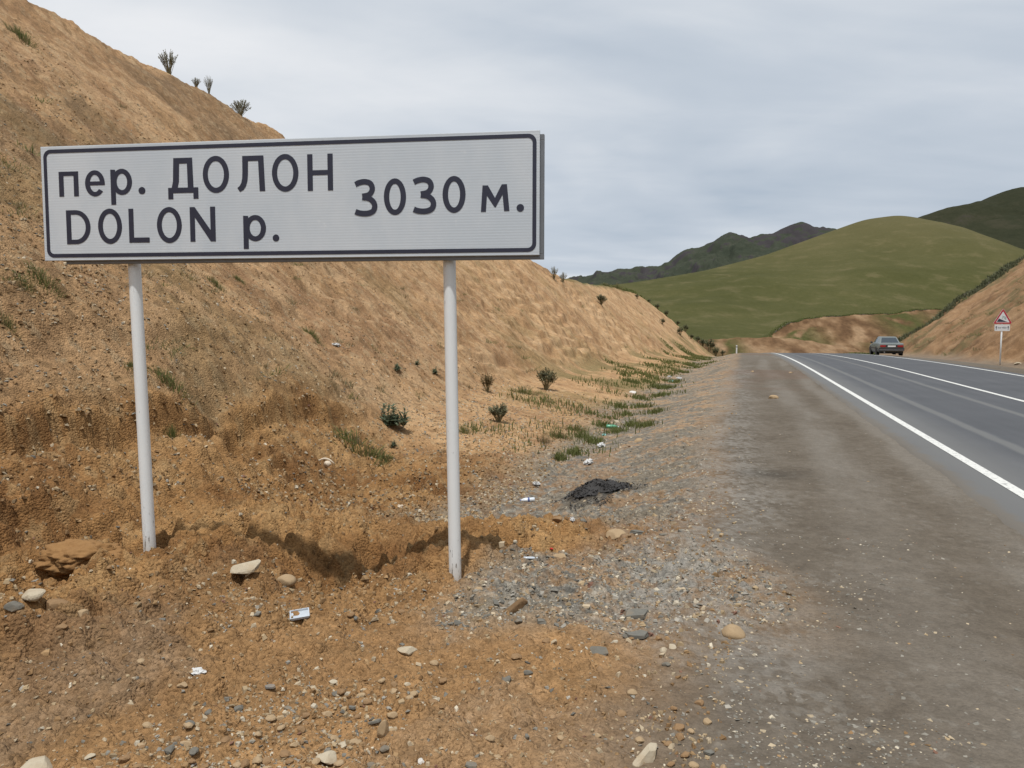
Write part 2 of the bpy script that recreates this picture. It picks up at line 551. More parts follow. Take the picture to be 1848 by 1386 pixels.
def ground_colour(x, y, zn):
    l, d = zn['lat'], zn['along']
    cut, dug, grey, shoulder, grass = zn['cut'], zn['dug'], zn['grey'], zn['shoulder'], zn['grass']
    nbig = fbm(x * 0.3, y * 0.3, 4, 201) * 0.5 + 0.5
    nmid = fbm(x * 1.7, y * 1.7, 5, 211, 0.6) * 0.5 + 0.5
    nfin = fbm(x * 11, y * 11, 3, 221, 0.65) * 0.5 + 0.5
    streak = fbm(d * 2.4, l * 0.35, 5, 231, 0.62) * 0.5 + 0.5
    id1 = cell_id(x * 9, y * 9, 241)
    id2 = cell_id(x * 24, y * 24, 243)
    soil = ramp_np(0.4 * nbig + 0.6 * nmid, [(0.30, (0.300, 0.174, 0.090)), (0.5, (0.400, 0.246, 0.124)), (0.70, (0.466, 0.300, 0.160))])
    soil = lerp(soil, np.array([0.500, 0.345, 0.205]), cut * 0.45 * sstep(0.42, 0.66, 0.5 * streak + 0.5 * nmid) * sstep(6, 16, d))
    soil = lerp(soil, np.array([0.270, 0.168, 0.086]), cut * 0.5 * sstep(0.50, 0.33, 0.5 * streak + 0.5 * nmid))
    # rubbly, browner, stony ground high on the near slope
    stony = cut * sstep(0.42, 0.58, nbig) * (1 - sstep(20, 34, d)) * sstep(12, 16, l)
    soil = lerp(soil, np.array([0.170, 0.108, 0.060]), 0.8 * stony * (0.5 + 0.5 * sstep(0.35, 0.6, nmid)))
    soil = lerp(soil, np.array([0.40, 0.295, 0.175]), 0.5 * sstep(0.82, 0.93, id1))
    soil = lerp(soil, np.array([0.150, 0.095, 0.048]), 0.55 * sstep(0.14, 0.05, id1))
    # faint olive bloom of seedlings on the lower slope
    olive = cut * sstep(0.55, 0.72, fbm(x * 0.5, y * 0.5, 4, 261) * 0.5 + 0.5) * (1 - sstep(6, 11, l - 8))
    soil = lerp(soil, np.array([0.190, 0.145, 0.062]), 0.30 * olive)
    fore = np.array([0.262, 0.150, 0.066]) * (0.8 + 0.45 * nmid[:, None])
    front = (1 - cut) * (1 - sstep(9, 14, np.hypot(x, y)))
    soil = lerp(soil, fore, front * 0.9)
    right = sstep(8, 10, -l) * cut
    rb = ramp_np(0.5 * nmid + 0.5 * streak, [(0.3, (0.17, 0.096, 0.047)), (0.5, (0.250, 0.150, 0.078)), (0.7, (0.310, 0.198, 0.108))])
    weed = sstep(0.46, 0.60, fbm(x * 0.22, y * 0.22, 4, 265, 0.6) * 0.5 + 0.5) * sstep(0.36, 0.58, nmid)
    rb = lerp(rb, np.array([0.112, 0.094, 0.042]), 0.8 * weed)
    rb = lerp(rb, np.array([0.120, 0.066, 0.034]), 0.6 * sstep(0.60, 0.72, fbm(d * 0.5, l * 0.9, 4, 267, 0.65) * 0.5 + 0.5))
    soil = lerp(soil, rb, right)
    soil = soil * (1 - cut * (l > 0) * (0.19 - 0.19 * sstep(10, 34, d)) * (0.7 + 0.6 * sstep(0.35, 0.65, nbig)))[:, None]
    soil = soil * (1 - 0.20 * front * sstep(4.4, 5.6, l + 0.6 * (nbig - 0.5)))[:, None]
    dugc = ramp_np(nmid, [(0.3, (0.170, 0.084, 0.031)), (0.55, (0.262, 0.142, 0.055)), (0.75, (0.325, 0.192, 0.082))])
    dugc = lerp(dugc, np.array([0.32, 0.21, 0.10]), 0.5 * sstep(0.75, 0.9, id1))
    c = lerp(soil, dugc, 0.85 * dug)
    # grey slate chips mixed in
    gc = ramp_np(id2, [(0, (0.105, 0.100, 0.088)), (0.45, (0.170, 0.160, 0.138)), (0.8, (0.235, 0.216, 0.180)), (1, (0.33, 0.29, 0.23))])
    gc = lerp(gc, np.array([0.185, 0.145, 0.095]), 0.5 * sstep(0.45, 0.65, nmid))
    gm = np.clip(grey * (0.35 + 0.75 * sstep(0.40, 0.56, 0.6 * nmid + 0.4 * nfin)), 0, 1)
    c = lerp(c, gc, gm)
    chips = front * (1 - dug) * sstep(0.50, 0.62, fbm(x * 1.1, y * 1.1, 3, 271) * 0.5 + 0.5)
    c = lerp(c, gc, 0.20 * chips)
    # trodden shoulder
    sh = ramp_np(0.5 * nmid + 0.5 * nfin, [(0.3, (0.098, 0.081, 0.062)), (0.5, (0.116, 0.097, 0.075)), (0.7, (0.134, 0.114, 0.091))])
    lo = l + 0.30 * fbm(d * 0.12, d * 0, 3, 281)
    band = lambda c0, w_: sstep(w_, w_ * 0.2, np.abs(lo - c0))
    brk = sstep(0.40, 0.62, fbm(l * 1.3, d * 0.35, 4, 291, 0.6) * 0.5 + 0.5)
    dust = np.maximum(np.maximum(band(0.72, 0.35), band(1.70, 0.45)) * (0.35 + 0.65 * brk), 0.5 * sstep(30, 60, d))
    sh = lerp(sh, np.array([0.172, 0.154, 0.130]), 0.75 * dust)
    red = sstep(0.52, 0.68, fbm(x * 0.2, y * 0.2, 3, 297) * 0.5 + 0.5) * sstep(8, 14, d)
    sh = lerp(sh, np.array([0.125, 0.085, 0.062]), 0.5 * red)
    damp = bump2(x, y, 3.0, 9.2, 0.5, 0.35, -0.2) * 0.8
    sh = lerp(sh, np.array([0.058, 0.050, 0.040]), damp)
    sh = lerp(sh, np.array([0.19, 0.175, 0.150]), 0.3 * sstep(0.93, 0.98, id2) * (d < 16))
    c = lerp(c, sh, shoulder)
    wl = l + 0.5 * fbm(d * 0.4, d * 0, 3, 283)
    wind = sstep(0.75, 0.1, np.abs(wl - 2.95)) * sstep(0.30, 0.70, 0.3 * nmid + 0.4 * nfin + 0.3 * id2) * sstep(2.6, 3.8, d) * (1 - sstep(30, 50, d))
    c = lerp(c, np.array([0.25, 0.235, 0.21]), 0.55 * wind)
    patch = (bump2(x, y, 1.35, 3.5, 0.20, 0.30, 0.5) + 0.8 * bump2(x, y, 2.1, 5.2, 0.25, 0.16, 0.3)) * sstep(0.35, 0.7, id2)
    c = lerp(c, np.array([0.22, 0.205, 0.18]), np.clip(0.35 * patch, 0, 1))
    c = lerp(c, np.array([0.27, 0.252, 0.222]), 0.6 * zn['fan'] * sstep(0.35, 0.65, 0.5 * nfin + 0.5 * nmid) * sstep(4.2, 2.9, l))
    # black ash
    ash = np.clip(1.5 * bump2(x, y, 1.0, 9.1, 0.46, 0.34, 0.3) - 0.35 + 0.5 * (nmid - 0.5), 0, 1)
    c = lerp(c, np.array([0.022, 0.021, 0.022]), ash)
    gr = ramp_np(0.5 * nmid + 0.5 * nfin, [(0.3, (0.040, 0.048, 0.014)), (0.55, (0.068, 0.074, 0.022)), (0.75, (0.10, 0.098, 0.036))])
    c = lerp(c, gr, grass)
    band_ = sstep(5.6, 6.6, l) * (1 - sstep(8.6, 10.2, l)) * sstep(14, 26, d) * sstep(0.44, 0.60, fbm(x * 0.45, y * 0.45, 4, 273, 0.6) * 0.5 + 0.5)
    c = lerp(c, np.array([0.135, 0.120, 0.048]), 0.65 * band_)
    return c


def ground_material():
    m, t, b = material('ground_soil')
    co = t.new('ShaderNodeTexCoord').outputs['Object']
    a = t.new('ShaderNodeAttribute'); a.attribute_name = 'soil'
    g = t.new('ShaderNodeAttribute'); g.attribute_name = 'grit'
    grit = g.outputs['Fac']
    nn = t.new('ShaderNodeTexNoise')
    t.put(nn.inputs['Vector'], co)
    nn.inputs['Scale'].default_value = 8.0
    nn.inputs['Detail'].default_value = 5.0
    nn.inputs['Roughness'].default_value = 0.80
    n = nn.outputs[0]
    nc = t.new('ShaderNodeSeparateColor')
    t.put(nc.inputs[0], nn.outputs[1])
    v = t.voronoi(co, 55.0)
    vs_ = t.new('ShaderNodeSeparateColor')
    t.put(vs_.inputs[0], v.outputs['Color'])
    f = t.math('ADD', t.math('MULTIPLY', nc.outputs[1], 1.5), t.math('MULTIPLY', vs_.outputs[0], 0.40))
    f = t.math('ADD', f, 0.05)
    f = t.math('MULTIPLY_ADD', t.math('SUBTRACT', f, 1.0), grit, 1.0)
    sc = t.new('ShaderNodeVectorMath', operation='SCALE')
    t.put(sc.inputs[0], a.outputs['Color'])
    t.put(sc.inputs['Scale'], f)
    t.put(b.inputs['Base Color'], sc.outputs[0])
    b.inputs['Roughness'].default_value = 0.95
    b.inputs['Specular IOR Level'].default_value = 0.12
    h = t.math('MULTIPLY_ADD', v.outputs['Distance'], -0.28, n)
    t.put(b.inputs['Normal'], t.bump(t.math('MULTIPLY', h, grit), 0.9, 0.055))
    return m


def build_ground():
    dense = np.radians(np.arange(-38.0, 38.001, 0.105))
    side = np.radians(np.concatenate([np.arange(39, 60, 0.8), np.arange(60, 180, 3.0)]))
    ang = np.concatenate([-side[::-1], dense, side])
    rad = np.concatenate([np.array([0.25, 0.6, 1.0, 1.5, 1.9]),
                          np.geomspace(2.2, 40, 720), np.geomspace(40.3, 130, 170), np.geomspace(136, 6000, 40)])
    A, Q = np.meshgrid(ang, rad)
    x, y = (np.sin(A) * Q), (np.cos(A) * Q)
    z, zn = ground(x.ravel(), y.ravel())
    nr, na = A.shape
    v = np.column_stack([x.ravel(), y.ravel(), z])
    i = np.arange(nr - 1)[:, None] * na
    j = np.arange(na)[None, :]
    jn = (j + 1) % na
    q = np.stack([i + j, i + jn, i + na + jn, i + na + j], axis=-1).reshape(-1, 4)[:, ::-1]
    # close the little hole under the camera
    c0 = len(v)
    v = np.vstack([v, [[0, 0, gz(0, 0)]]])
    k = np.arange(na)
    ext = lambda a: np.append(a, a[0])
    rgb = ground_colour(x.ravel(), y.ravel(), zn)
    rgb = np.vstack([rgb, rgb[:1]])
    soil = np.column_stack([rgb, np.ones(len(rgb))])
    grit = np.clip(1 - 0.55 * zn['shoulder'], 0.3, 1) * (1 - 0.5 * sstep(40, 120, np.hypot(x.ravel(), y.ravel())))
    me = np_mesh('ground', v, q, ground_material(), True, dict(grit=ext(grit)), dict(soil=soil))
    o = link(bpy.data.objects.new('ground', me))
    tag(o, kind='structure')
    cap = np_mesh('ground_cap', v[np.r_[0:na, c0]], np.stack([np.full(na, na), k, (k + 1) % na], axis=-1), me.materials[0],
                  True, dict(grit=ext(grit)[np.r_[0:na, c0]]), dict(soil=soil[np.r_[0:na, c0]]))
    co = link(bpy.data.objects.new('ground_below_viewer', cap))
    tag(co, kind='structure')
    return o


build_ground()


# ------------------------------------------------------------------ road
def asphalt_material():
    m, t, b = material('asphalt')
    co = t.new('ShaderNodeTexCoord').outputs['Object']
    a = t.new('ShaderNodeAttribute'); a.attribute_name = 'lat'
    al = t.new('ShaderNodeAttribute'); al.attribute_name = 'along'
    lat, along = a.outputs['Fac'], al.outputs['Fac']
    st = t.new('ShaderNodeCombineXYZ')
    t.put(st.inputs[0], lat)
    t.put(st.inputs[1], t.math('MULTIPLY', along, 0.04))
    streak = t.noise(st.outputs[0], 4.0, 5, 0.6)
    big = t.noise(co, 0.5, 4, 0.55)
    fin = t.noise(co, 90.0, 3, 0.6)
    base = t.ramp(t.math('ADD', t.math('MULTIPLY', streak, 0.55), t.math('MULTIPLY', big, 0.45)),
                  [(0.32, (0.062, 0.066, 0.073)), (0.52, (0.077, 0.081, 0.089)), (0.70, (0.096, 0.100, 0.108))])
    lo = t.math('ADD', lat, t.math('MULTIPLY', t.math('SUBTRACT', big, 0.5), 0.12))

    def band(c0, wdt):
        return t.step(t.math('ABSOLUTE', t.math('SUBTRACT', lo, c0)), wdt, wdt * 0.3)
    pale = t.math('MAXIMUM', band(-0.98, 0.14), band(-2.5, 0.13))
    base = t.mix(t.math('MULTIPLY', pale, 0.75), base, (0.150, 0.152, 0.148))
    dusty = t.step(lat, -1.0, 0.1)
    base = t.mix(t.math('MULTIPLY', dusty, 0.7), base, (0.168, 0.168, 0.162))
    edge = t.step(t.math('ADD', lat, t.math('MULTIPLY', t.math('SUBTRACT', t.noise(co, 3.0, 5, 0.6), 0.5), 0.35)), 0.30, 0.46)
    base = t.mix(t.math('MULTIPLY', edge, 0.85), base, (0.150, 0.132, 0.108))
    c = t.mix(t.math('MULTIPLY', fin, 0.5), base, t.mix(0.6, base, (0.05, 0.05, 0.05)))
    t.put(b.inputs['Base Color'], c)
    b.inputs['Roughness'].default_value = 0.82
    b.inputs['Specular IOR Level'].default_value = 0.3
    t.put(b.inputs['Normal'], t.bump(fin, 0.35, 0.004))
    return m


def strip(name, l0, l1, d0, d1, dz, mat, parent=None, ragged=0.0, nl=2):
    n = int((d1 - d0) / 0.25) + 2
    d = np.linspace(d0, d1, n)
    rows = []
    for k in range(nl):
        f = k / (nl - 1)
        l = l0 + (l1 - l0) * f + np.zeros(n)
        if ragged and k == nl - 1:
            l = l + ragged * fbm(d * 3.1, d * 0.0, 5, 91, 0.7)
        x, y = to_xy(l, d)
        rows.append(np.column_stack([x, y, road_z(d) + dz]))
    lat = np.concatenate([np.full(n, l0 + (l1 - l0) * k / (nl - 1)) for k in range(nl)])
    if ragged:                                   # broken outer edge of the asphalt: a sloping face down into the gravel
        x, y = to_xy(l + 0.07 + 0.05 * fbm(d * 2.3, d * 0 + 5, 3, 93), d)
        rows.append(np.column_stack([x, y, road_z(d) + dz - 0.07]))
        lat = np.concatenate([lat, np.full(n, l1 + 0.05)])
        nl += 1
    v = np.vstack(rows)
    q = []
    i = np.arange(n - 1)
    for k in range(nl - 1):
        q.append(np.column_stack([k * n + i, (k + 1) * n + i, (k + 1) * n + i + 1, k * n + i + 1]))
    me = np_mesh(name, v, np.vstack(q)[:, ::-1], mat, True, dict(lat=lat, along=np.tile(d, nl)))
    o = link(bpy.data.objects.new(name, me), parent)
    return o


road = strip('road', -7.25, 0.46, -60, 135, 0.012, asphalt_material(), None, 0.05, 12)
tag(road, kind='structure')
# raised crumbling edge of the asphalt is a real step
paint, pt, pb = material('road_paint')
pco = pt.new('ShaderNodeTexCoord').outputs['Object']
pn = pt.noise(pco, 22.0, 6, 0.7)
pt.put(pb.inputs['Base Color'], pt.mix(pt.step(pn, 0.50, 0.70), (0.60, 0.60, 0.57), (0.20, 0.20, 0.195)))
pb.inputs['Roughness'].default_value = 0.7
for nm, l0, l1 in (('edge_line', -0.07, 0.06), ('centre_line', -3.60, -3.47), ('edge_line', -6.90, -6.76)):
    strip(nm, l0, l1, -60, 135, 0.017, paint, road)


# ------------------------------------------------------------------ hills
def resample(pts, n):
    p = np.array(pts, float)
    s = np.concatenate([[0], np.cumsum(np.linalg.norm(np.diff(p, axis=0), axis=1))])
    u = np.linspace(0, s[-1], n)
    return np.column_stack([np.interp(u, s, p[:, k]) for k in range(3)])


def smooth_line(p, it):
    for _ in range(it):
        p[1:-1] = (p[:-2] + 2 * p[1:-1] + p[2:]) / 4
    return p


def loft_hill(name, crest, foot, mat, nu=200, nv=80, smooth=4, prof=1.0, depth=150, back_z=-8, rough=0.0, rscale=0.02,
              jag=0.0, ridged=0.0, seed=1, conv=0.0):
    """solid hill: front rises from the foot line to the crest line, back falls away behind it"""
    c = smooth_line(resample(crest, nu), smooth)
    f = smooth_line(resample(foot, nu), smooth)
    if jag:
        c[:, 2] += jag * fbm(c[:, 0] * 0.03, c[:, 1] * 0.03, 5, seed + 5)
    V = np.linspace(0, 1, nv)
    rows = []
    for v in V:
        h = v ** prof
        h = h * (1 - conv) + conv * math.sin(v * math.pi / 2)
        p = f + (c - f) * v
        p[:, 2] = f[:, 2] + (c[:, 2] - f[:, 2]) * h
        rows.append(p)
    nb = nv // 2
    for v in np.linspace(0, 1, nb + 1)[1:]:
        p = c.copy()
        p[:, 1] += depth * v
        p[:, 2] = c[:, 2] + (back_z - c[:, 2]) * (v * v * (3 - 2 * v))
        rows.append(p)
    P = np.stack(rows)
    x, y = P[..., 0].copy(), P[..., 1].copy()
    fade = np.concatenate([np.clip(np.sin(np.pi * V), 0, 1) ** 0.6, np.linspace(0, 1, nb + 1)[1:]])[:, None]
    if rough:
        P[..., 2] += rough * fbm(x * rscale, y * rscale, 5, seed) * fade
    if ridged:
        P[..., 2] += ridged * (0.5 - np.abs(fbm(x * rscale * 1.3, y * rscale * 0.6, 5, seed + 9))) * fade
    nr = P.shape[0]
    i = np.arange(nr - 1)[:, None] * nu
    j = np.arange(nu - 1)[None, :]
    q = np.stack([i + j, i + j + 1, i + nu + j + 1, i + nu + j], axis=-1).reshape(-1, 4)
    o = link(bpy.data.objects.new(name, np_mesh(name, P.reshape(-1, 3), q, mat, True)))
    return tag(o, kind='structure')


def hill_material(name, low, mid, high, dry, scale, rock=None, rock_lo=0.6, rock_hi=0.7, contour=0.0, crest_rock=None, dry_top=None):
    m, t, b = material(name)
    g = t.new('ShaderNodeNewGeometry')
    pos = g.outputs['Position']
    n1 = t.noise(pos, scale, 6, 0.6)
    n2 = t.noise(pos, scale * 6, 6, 0.65)
    n3 = t.noise(pos, scale * 40, 4, 0.7)
    f = t.math('ADD', t.math('MULTIPLY', n1, 0.42), t.math('ADD', t.math('MULTIPLY', n2, 0.28), t.math('MULTIPLY', n3, 0.30)))
    c = t.ramp(f, [(0.36, low), (0.50, mid), (0.62, high)])
    c = t.mix(t.math('MULTIPLY', t.step(n2, 0.52, 0.68), 0.55), c, dry)
    if contour:
        s = t.new('ShaderNodeSeparateXYZ')
        t.put(s.inputs[0], pos)
        cv = t.new('ShaderNodeCombineXYZ')
        t.put(cv.inputs[0], t.math('MULTIPLY', s.outputs[0], 0.05))
        t.put(cv.inputs[2], s.outputs[2])
        nc = t.noise(cv.outputs[0], contour, 4, 0.6)
        c = t.mix(t.math('MULTIPLY', t.step(nc, 0.5, 0.7), 0.35), c, low)
    if rock:
        nz = t.new('ShaderNodeSeparateXYZ')
        t.put(nz.inputs[0], g.outputs['Normal'])
        r = t.math('ADD', n2, t.math('MULTIPLY', t.math('SUBTRACT', 0.85, nz.outputs[2]), 0.35))
        r = t.math('ADD', r, t.math('MULTIPLY', t.math('SUBTRACT', n1, 0.5), 0.8))
        if crest_rock:
            sz = t.new('ShaderNodeSeparateXYZ')
            t.put(sz.inputs[0], pos)
            r = t.math('ADD', r, t.math('MULTIPLY', t.step(sz.outputs[2], *crest_rock), 0.16))
        c = t.mix(t.step(r, rock_lo, rock_hi), c, rock)
    if dry_top:
        sz = t.new('ShaderNodeSeparateXYZ')
        t.put(sz.inputs[0], pos)
        c = t.mix(t.math('MULTIPLY', t.step(t.math('ADD', sz.outputs[2], t.math('MULTIPLY', n1, 30.0)), *dry_top), 0.55), c, dry)
    t.put(b.inputs['Base Color'], c)
    b.inputs['Roughness'].default_value = 1.0
    b.inputs['Specular IOR Level'].default_value = 0.05
    t.put(b.inputs['Normal'], t.bump(t.math('ADD', n2, t.math('MULTIPLY', n3, 0.5)), 0.5, 0.35 / scale * 0.05))
    return m


M_green = hill_material('meadow', (0.050, 0.052, 0.018), (0.065, 0.065, 0.024), (0.086, 0.080, 0.033), (0.114, 0.097, 0.048), 0.018, contour=0.35, dry_top=(30, 75))
M_far = hill_material('mountain_turf', (0.030, 0.037, 0.026), (0.042, 0.048, 0.033), (0.056, 0.059, 0.042), (0.062, 0.060, 0.046), 0.006,
                      (0.044, 0.040, 0.042), 0.54, 0.62, crest_rock=(120, 200))
M_right = hill_material('mountain_meadow', (0.020, 0.023, 0.013), (0.028, 0.030, 0.017), (0.037, 0.037, 0.022), (0.045, 0.041, 0.027), 0.006,
                        (0.042, 0.038, 0.030), 0.66, 0.76)

loft_hill('green_hill',
          [(-40, 280, 8), (16, 300, 15.1), (40, 320, 19.4), (50.6, 330, 21.1), (61.7, 340, 23.1), (88.3, 360, 28.2), (122.6, 380, 37.1),
           (157.1, 400, 49.1), (183.9, 410, 58.5), (203.7, 415, 61.5), (218, 420, 60.5), (236, 420, 54.6), (266.3, 420, 42),
           (290.7, 420, 29.3), (321.3, 420, 14.5), (360, 420, 0)],
          [(-60, 140, -9), (-2.9, 145, -9), (22.6, 150, -9), (49.6, 155, -8.5), (67.9, 162, -8.5), (106, 185, -8.5), (149.9, 210, -8),
           (191.8, 230, -8), (260, 255, -8), (380, 300, -9)],
          M_green, 300, 160, 14, 1.05, 260, -10, 3.4, 0.016, seed=3, conv=0.25, ridged=2.6)
loft_hill('rocky_mountain',
          [(-300, 1500, 20), (-25.6, 1500, 58), (59.6, 1500, 79.2), (134.1, 1500, 95.1), (160.6, 1500, 105.6), (187.1, 1500, 107.8), (203.1, 1500, 112),
           (224.3, 1500, 110.9), (250.9, 1500, 114.1), (277.4, 1500, 117.3), (309, 1500, 137.3), (356.4, 1500, 158.3), (382.8, 1500, 167.7),
           (411.1, 1500, 180.3), (446.3, 1500, 171.9), (477.9, 1500, 179.3), (504.3, 1500, 184.5), (525.1, 1500, 197.1), (546.2, 1500, 203.3),
           (562.1, 1500, 200.2), (578.2, 1500, 192.9), (610.1, 1500, 188.7), (642.3, 1500, 174), (717.2, 1500, 153), (824.6, 1500, 121.5), (1000, 1500, 90)],
          [(-350, 900, -10), (100, 900, -10), (400, 880, 0), (700, 900, 0), (1000, 950, 0)],
          M_far, 520, 200, 1, 1.25, 600, -12, 22, 0.011, jag=8, ridged=62, seed=11)
loft_hill('right_mountain',
          [(280, 800, 50), (326.3, 800, 71.2), (381.9, 800, 99.2), (415.3, 800, 114.3), (437.6, 800, 121.5), (459.9, 800, 126.5), (482.2, 800, 132.6),
           (493.2, 800, 138.2), (501.5, 800, 142.1), (515.4, 800, 144.8), (549, 800, 149.3), (605.1, 800, 152), (716.6, 800, 165.8), (900, 800, 170)],
          [(240, 560, 0), (400, 560, 0), (600, 560, 10), (900, 560, 20)],
          M_right, 280, 120, 2, 1.2, 400, -12, 14, 0.012, jag=3, ridged=22, seed=23)
loft_hill('right_spur',
          [(270, 600, 40), (303.9, 600, 62.2), (328.7, 600, 78.2), (353.9, 600, 82.4), (390.9, 600, 88.2), (433.7, 600, 95.7), (496.6, 600, 104.1), (650, 600, 110)],
          [(230, 430, -4), (320, 430, -4), (420, 430, 0), (650, 430, 5)],
          M_right, 160, 80, 6, 1.1, 200, -12, 4, 0.012, seed=31)


# ------------------------------------------------------------------ far cut banks beyond the crest
def bank_material():
    m, t, b = material('far_bank_soil')
    a = t.new('ShaderNodeAttribute'); a.attribute_name = 'soil'
    pos = t.new('ShaderNodeNewGeometry').outputs['Position']
    n = t.noise(pos, 1.2, 5, 0.7)
    sc = t.new('ShaderNodeVectorMath', operation='SCALE')
    t.put(sc.inputs[0], a.outputs['Color'])
    t.put(sc.inputs['Scale'], t.math('MULTIPLY_ADD', n, 1.1, 0.45))
    t.put(b.inputs['Base Color'], sc.outputs[0])
    b.inputs['Roughness'].default_value = 1.0
    b.inputs['Specular IOR Level'].default_value = 0.05
    t.put(b.inputs['Normal'], t.bump(n, 0.8, 0.25))
    return m


M_bank = bank_material()


def far_bank(name, crest, foot, back, nu, nv, green_top, green_patches=(), seed=1, sod=True):
    c, f, k = resample(crest, nu), resample(foot, nu), resample(back, nu)
    c[:, 2] += 0.25 * fbm(c[:, 0] * 0.5, c[:, 1] * 0.5, 3, seed)
    rows, cols = [], []
    U = np.linspace(0, 1, nu)
    for v in np.linspace(0, 1, nv):
        p = f + (c - f) * v
        p[:, 2] = f[:, 2] + (c[:, 2] - f[:, 2]) * (v ** 1.15)
        p[:, 2] += 0.35 * math.sin(math.pi * v) * fbm(p[:, 0] * 0.35, p[:, 1] * 0.35 + 3 * v, 4, seed + 3)
        p[:, 1] += 0.8 * math.sin(math.pi * v) * fbm(p[:, 0] * 0.5, p[:, 2] * 0.8, 4, seed + 7)
        col_ = ramp_np(fbm(p[:, 0] * 0.45, p[:, 2] * 0.7, 4, seed + 9) * 0.5 + 0.5,
                       [(0.3, (0.100, 0.058, 0.031)), (0.5, (0.165, 0.100, 0.054)), (0.7, (0.240, 0.158, 0.092))])
        gm = np.zeros(nu)
        for (u0, u1, v0, v1) in green_patches:
            gm = np.maximum(gm, sstep(u0, (u0 + u1) / 2, U) * (1 - sstep((u0 + u1) / 2, u1, U)) * (v0 < v < v1)
                            * sstep(0.35, 0.6, fbm(p[:, 0] * 0.4, p[:, 2] * 0.9, 3, seed + 13) * 0.5 + 0.6))
        col_ = lerp(col_, np.array([0.060, 0.064, 0.022]), gm)
        rows.append(p)
        cols.append(col_)
    for v in np.linspace(0, 1, 16)[1:]:
        p = c + (k - c) * v
        p[:, 2] += 0.5 * math.sin(v * math.pi)
        rows.append(p)
        cols.append(np.tile([0.070, 0.072, 0.026] if sod else [0.24, 0.15, 0.08], (nu, 1)) * (0.8 + 0.4 * (fbm(p[:, 0] * 0.3, p[:, 1] * 0.3, 3, seed) + 0.5))[:, None])
    P, Cc = np.stack(rows), np.stack(cols)
    nr = len(rows)
    i = np.arange(nr - 1)[:, None] * nu
    j = np.arange(nu - 1)[None, :]
    q = np.stack([i + j, i + j + 1, i + nu + j + 1, i + nu + j], axis=-1).reshape(-1, 4)
    rgb = Cc.reshape(-1, 3)
    me = np_mesh(name, P.reshape(-1, 3), q, M_bank, False, None, dict(soil=np.column_stack([rgb, np.ones(len(rgb))])))
    return tag(link(bpy.data.objects.new(name, me)), kind='structure'), c


_, crest_far = far_bank('far_cut_slope',
                        [(40.5, 129, -1.9), (42.6, 130, -0.2), (44.8, 132, 1.2), (47.8, 134, 2.7), (51.9, 136, 3.4), (56.6, 138, 3.9), (61.4, 140, 4.2),
                         (68.3, 142, 4.4), (75.4, 144, 5.1), (90, 146, 5.5)],
                        [(40, 122, -5), (44, 121, -5), (50, 120, -5), (60, 119, -5), (72, 118, -5), (92, 118, -5)],
                        [(34, 175, -7), (50, 178, -6), (70, 182, -4), (120, 190, -3)], 160, 44, 0.0,
                        ((0.0, 0.34, 0.0, 0.85), (0.30, 0.75, 0.0, 0.55), (0.45, 0.80, 0.3, 1.0), (0.60, 1.4, 0.0, 1.0)), 5)
far_bank('far_soil_heap',
         [(16, 118, -3.0), (24.8, 120, -0.6), (30.8, 121, 0.0), (35.6, 123, 0.2), (41.4, 125, 0.2), (46.5, 126, 0.0), (56, 127, -1.5)],
         [(16, 108, -6), (26, 108, -6), (36, 109, -6), (58, 112, -6)],
         [(16, 140, -8), (30, 140, -8), (44, 141, -8), (60, 143, -8)], 120, 30, 0.0, ((0.3, 0.55, 0.5, 1.0),), 15, False)


# ------------------------------------------------------------------ main road sign
A_ = Vector((-3.372, 5.65, 2.188))
B_ = Vector((0.180, 5.15, 2.182))
PW = (B_ - A_).length
PH = 0.807
Uv = (B_ - A_).normalized()
Nv = Uv.cross(Vector((0, 0, 1))).normalized()       # towards the viewer's side
Vv = Nv.cross(Uv).normalized()
SIGN0 = Vector((-1.5, 5.5, 0.0))


def sp(u, v, n=0.0):
    return A_ + Uv * u + Vv * v + Nv * n - SIGN0


def sign_material():
    m, t, b = material('sign_sheeting')
    co = t.new('ShaderNodeTexCoord').outputs['Object']
    s = t.new('ShaderNodeSeparateXYZ')
    t.put(s.inputs[0], co)
    z = s.outputs[2]
    wave = t.math('SINE', t.math('MULTIPLY', z, 2 * math.pi / 0.0185))
    n = t.noise(t.mapping(co, (1, 1, 0.5)), 2.2, 5, 0.6)
    n2 = t.noise(co, 9.0, 5, 0.7)
    c = t.mix(t.step(n, 0.35, 0.70), (0.530, 0.592, 0.655), (0.605, 0.655, 0.705))
    c = t.mix(t.math('MULTIPLY', t.step(wave, 0.2, 0.9), 0.08), c, (0.50, 0.54, 0.58))
    c = t.mix(t.math('MULTIPLY', t.step(n2, 0.62, 0.78), 0.35), c, (0.80, 0.82, 0.84))
    t.put(b.inputs['Base Color'], c)
    b.inputs['Roughness'].default_value = 0.42
    t.put(b.inputs['Normal'], t.bump(t.math('ADD', t.math('MULTIPLY', wave, 0.15), n), 0.2, 0.004))
    return m


M_sheet = sign_material()
M_black = simple('sign_black', (0.024, 0.027, 0.050), 0.45, var=0.25, scale=12)
M_zinc = simple('sign_back_metal', (0.20, 0.21, 0.225), 0.5, 0.5, var=0.2, scale=8)


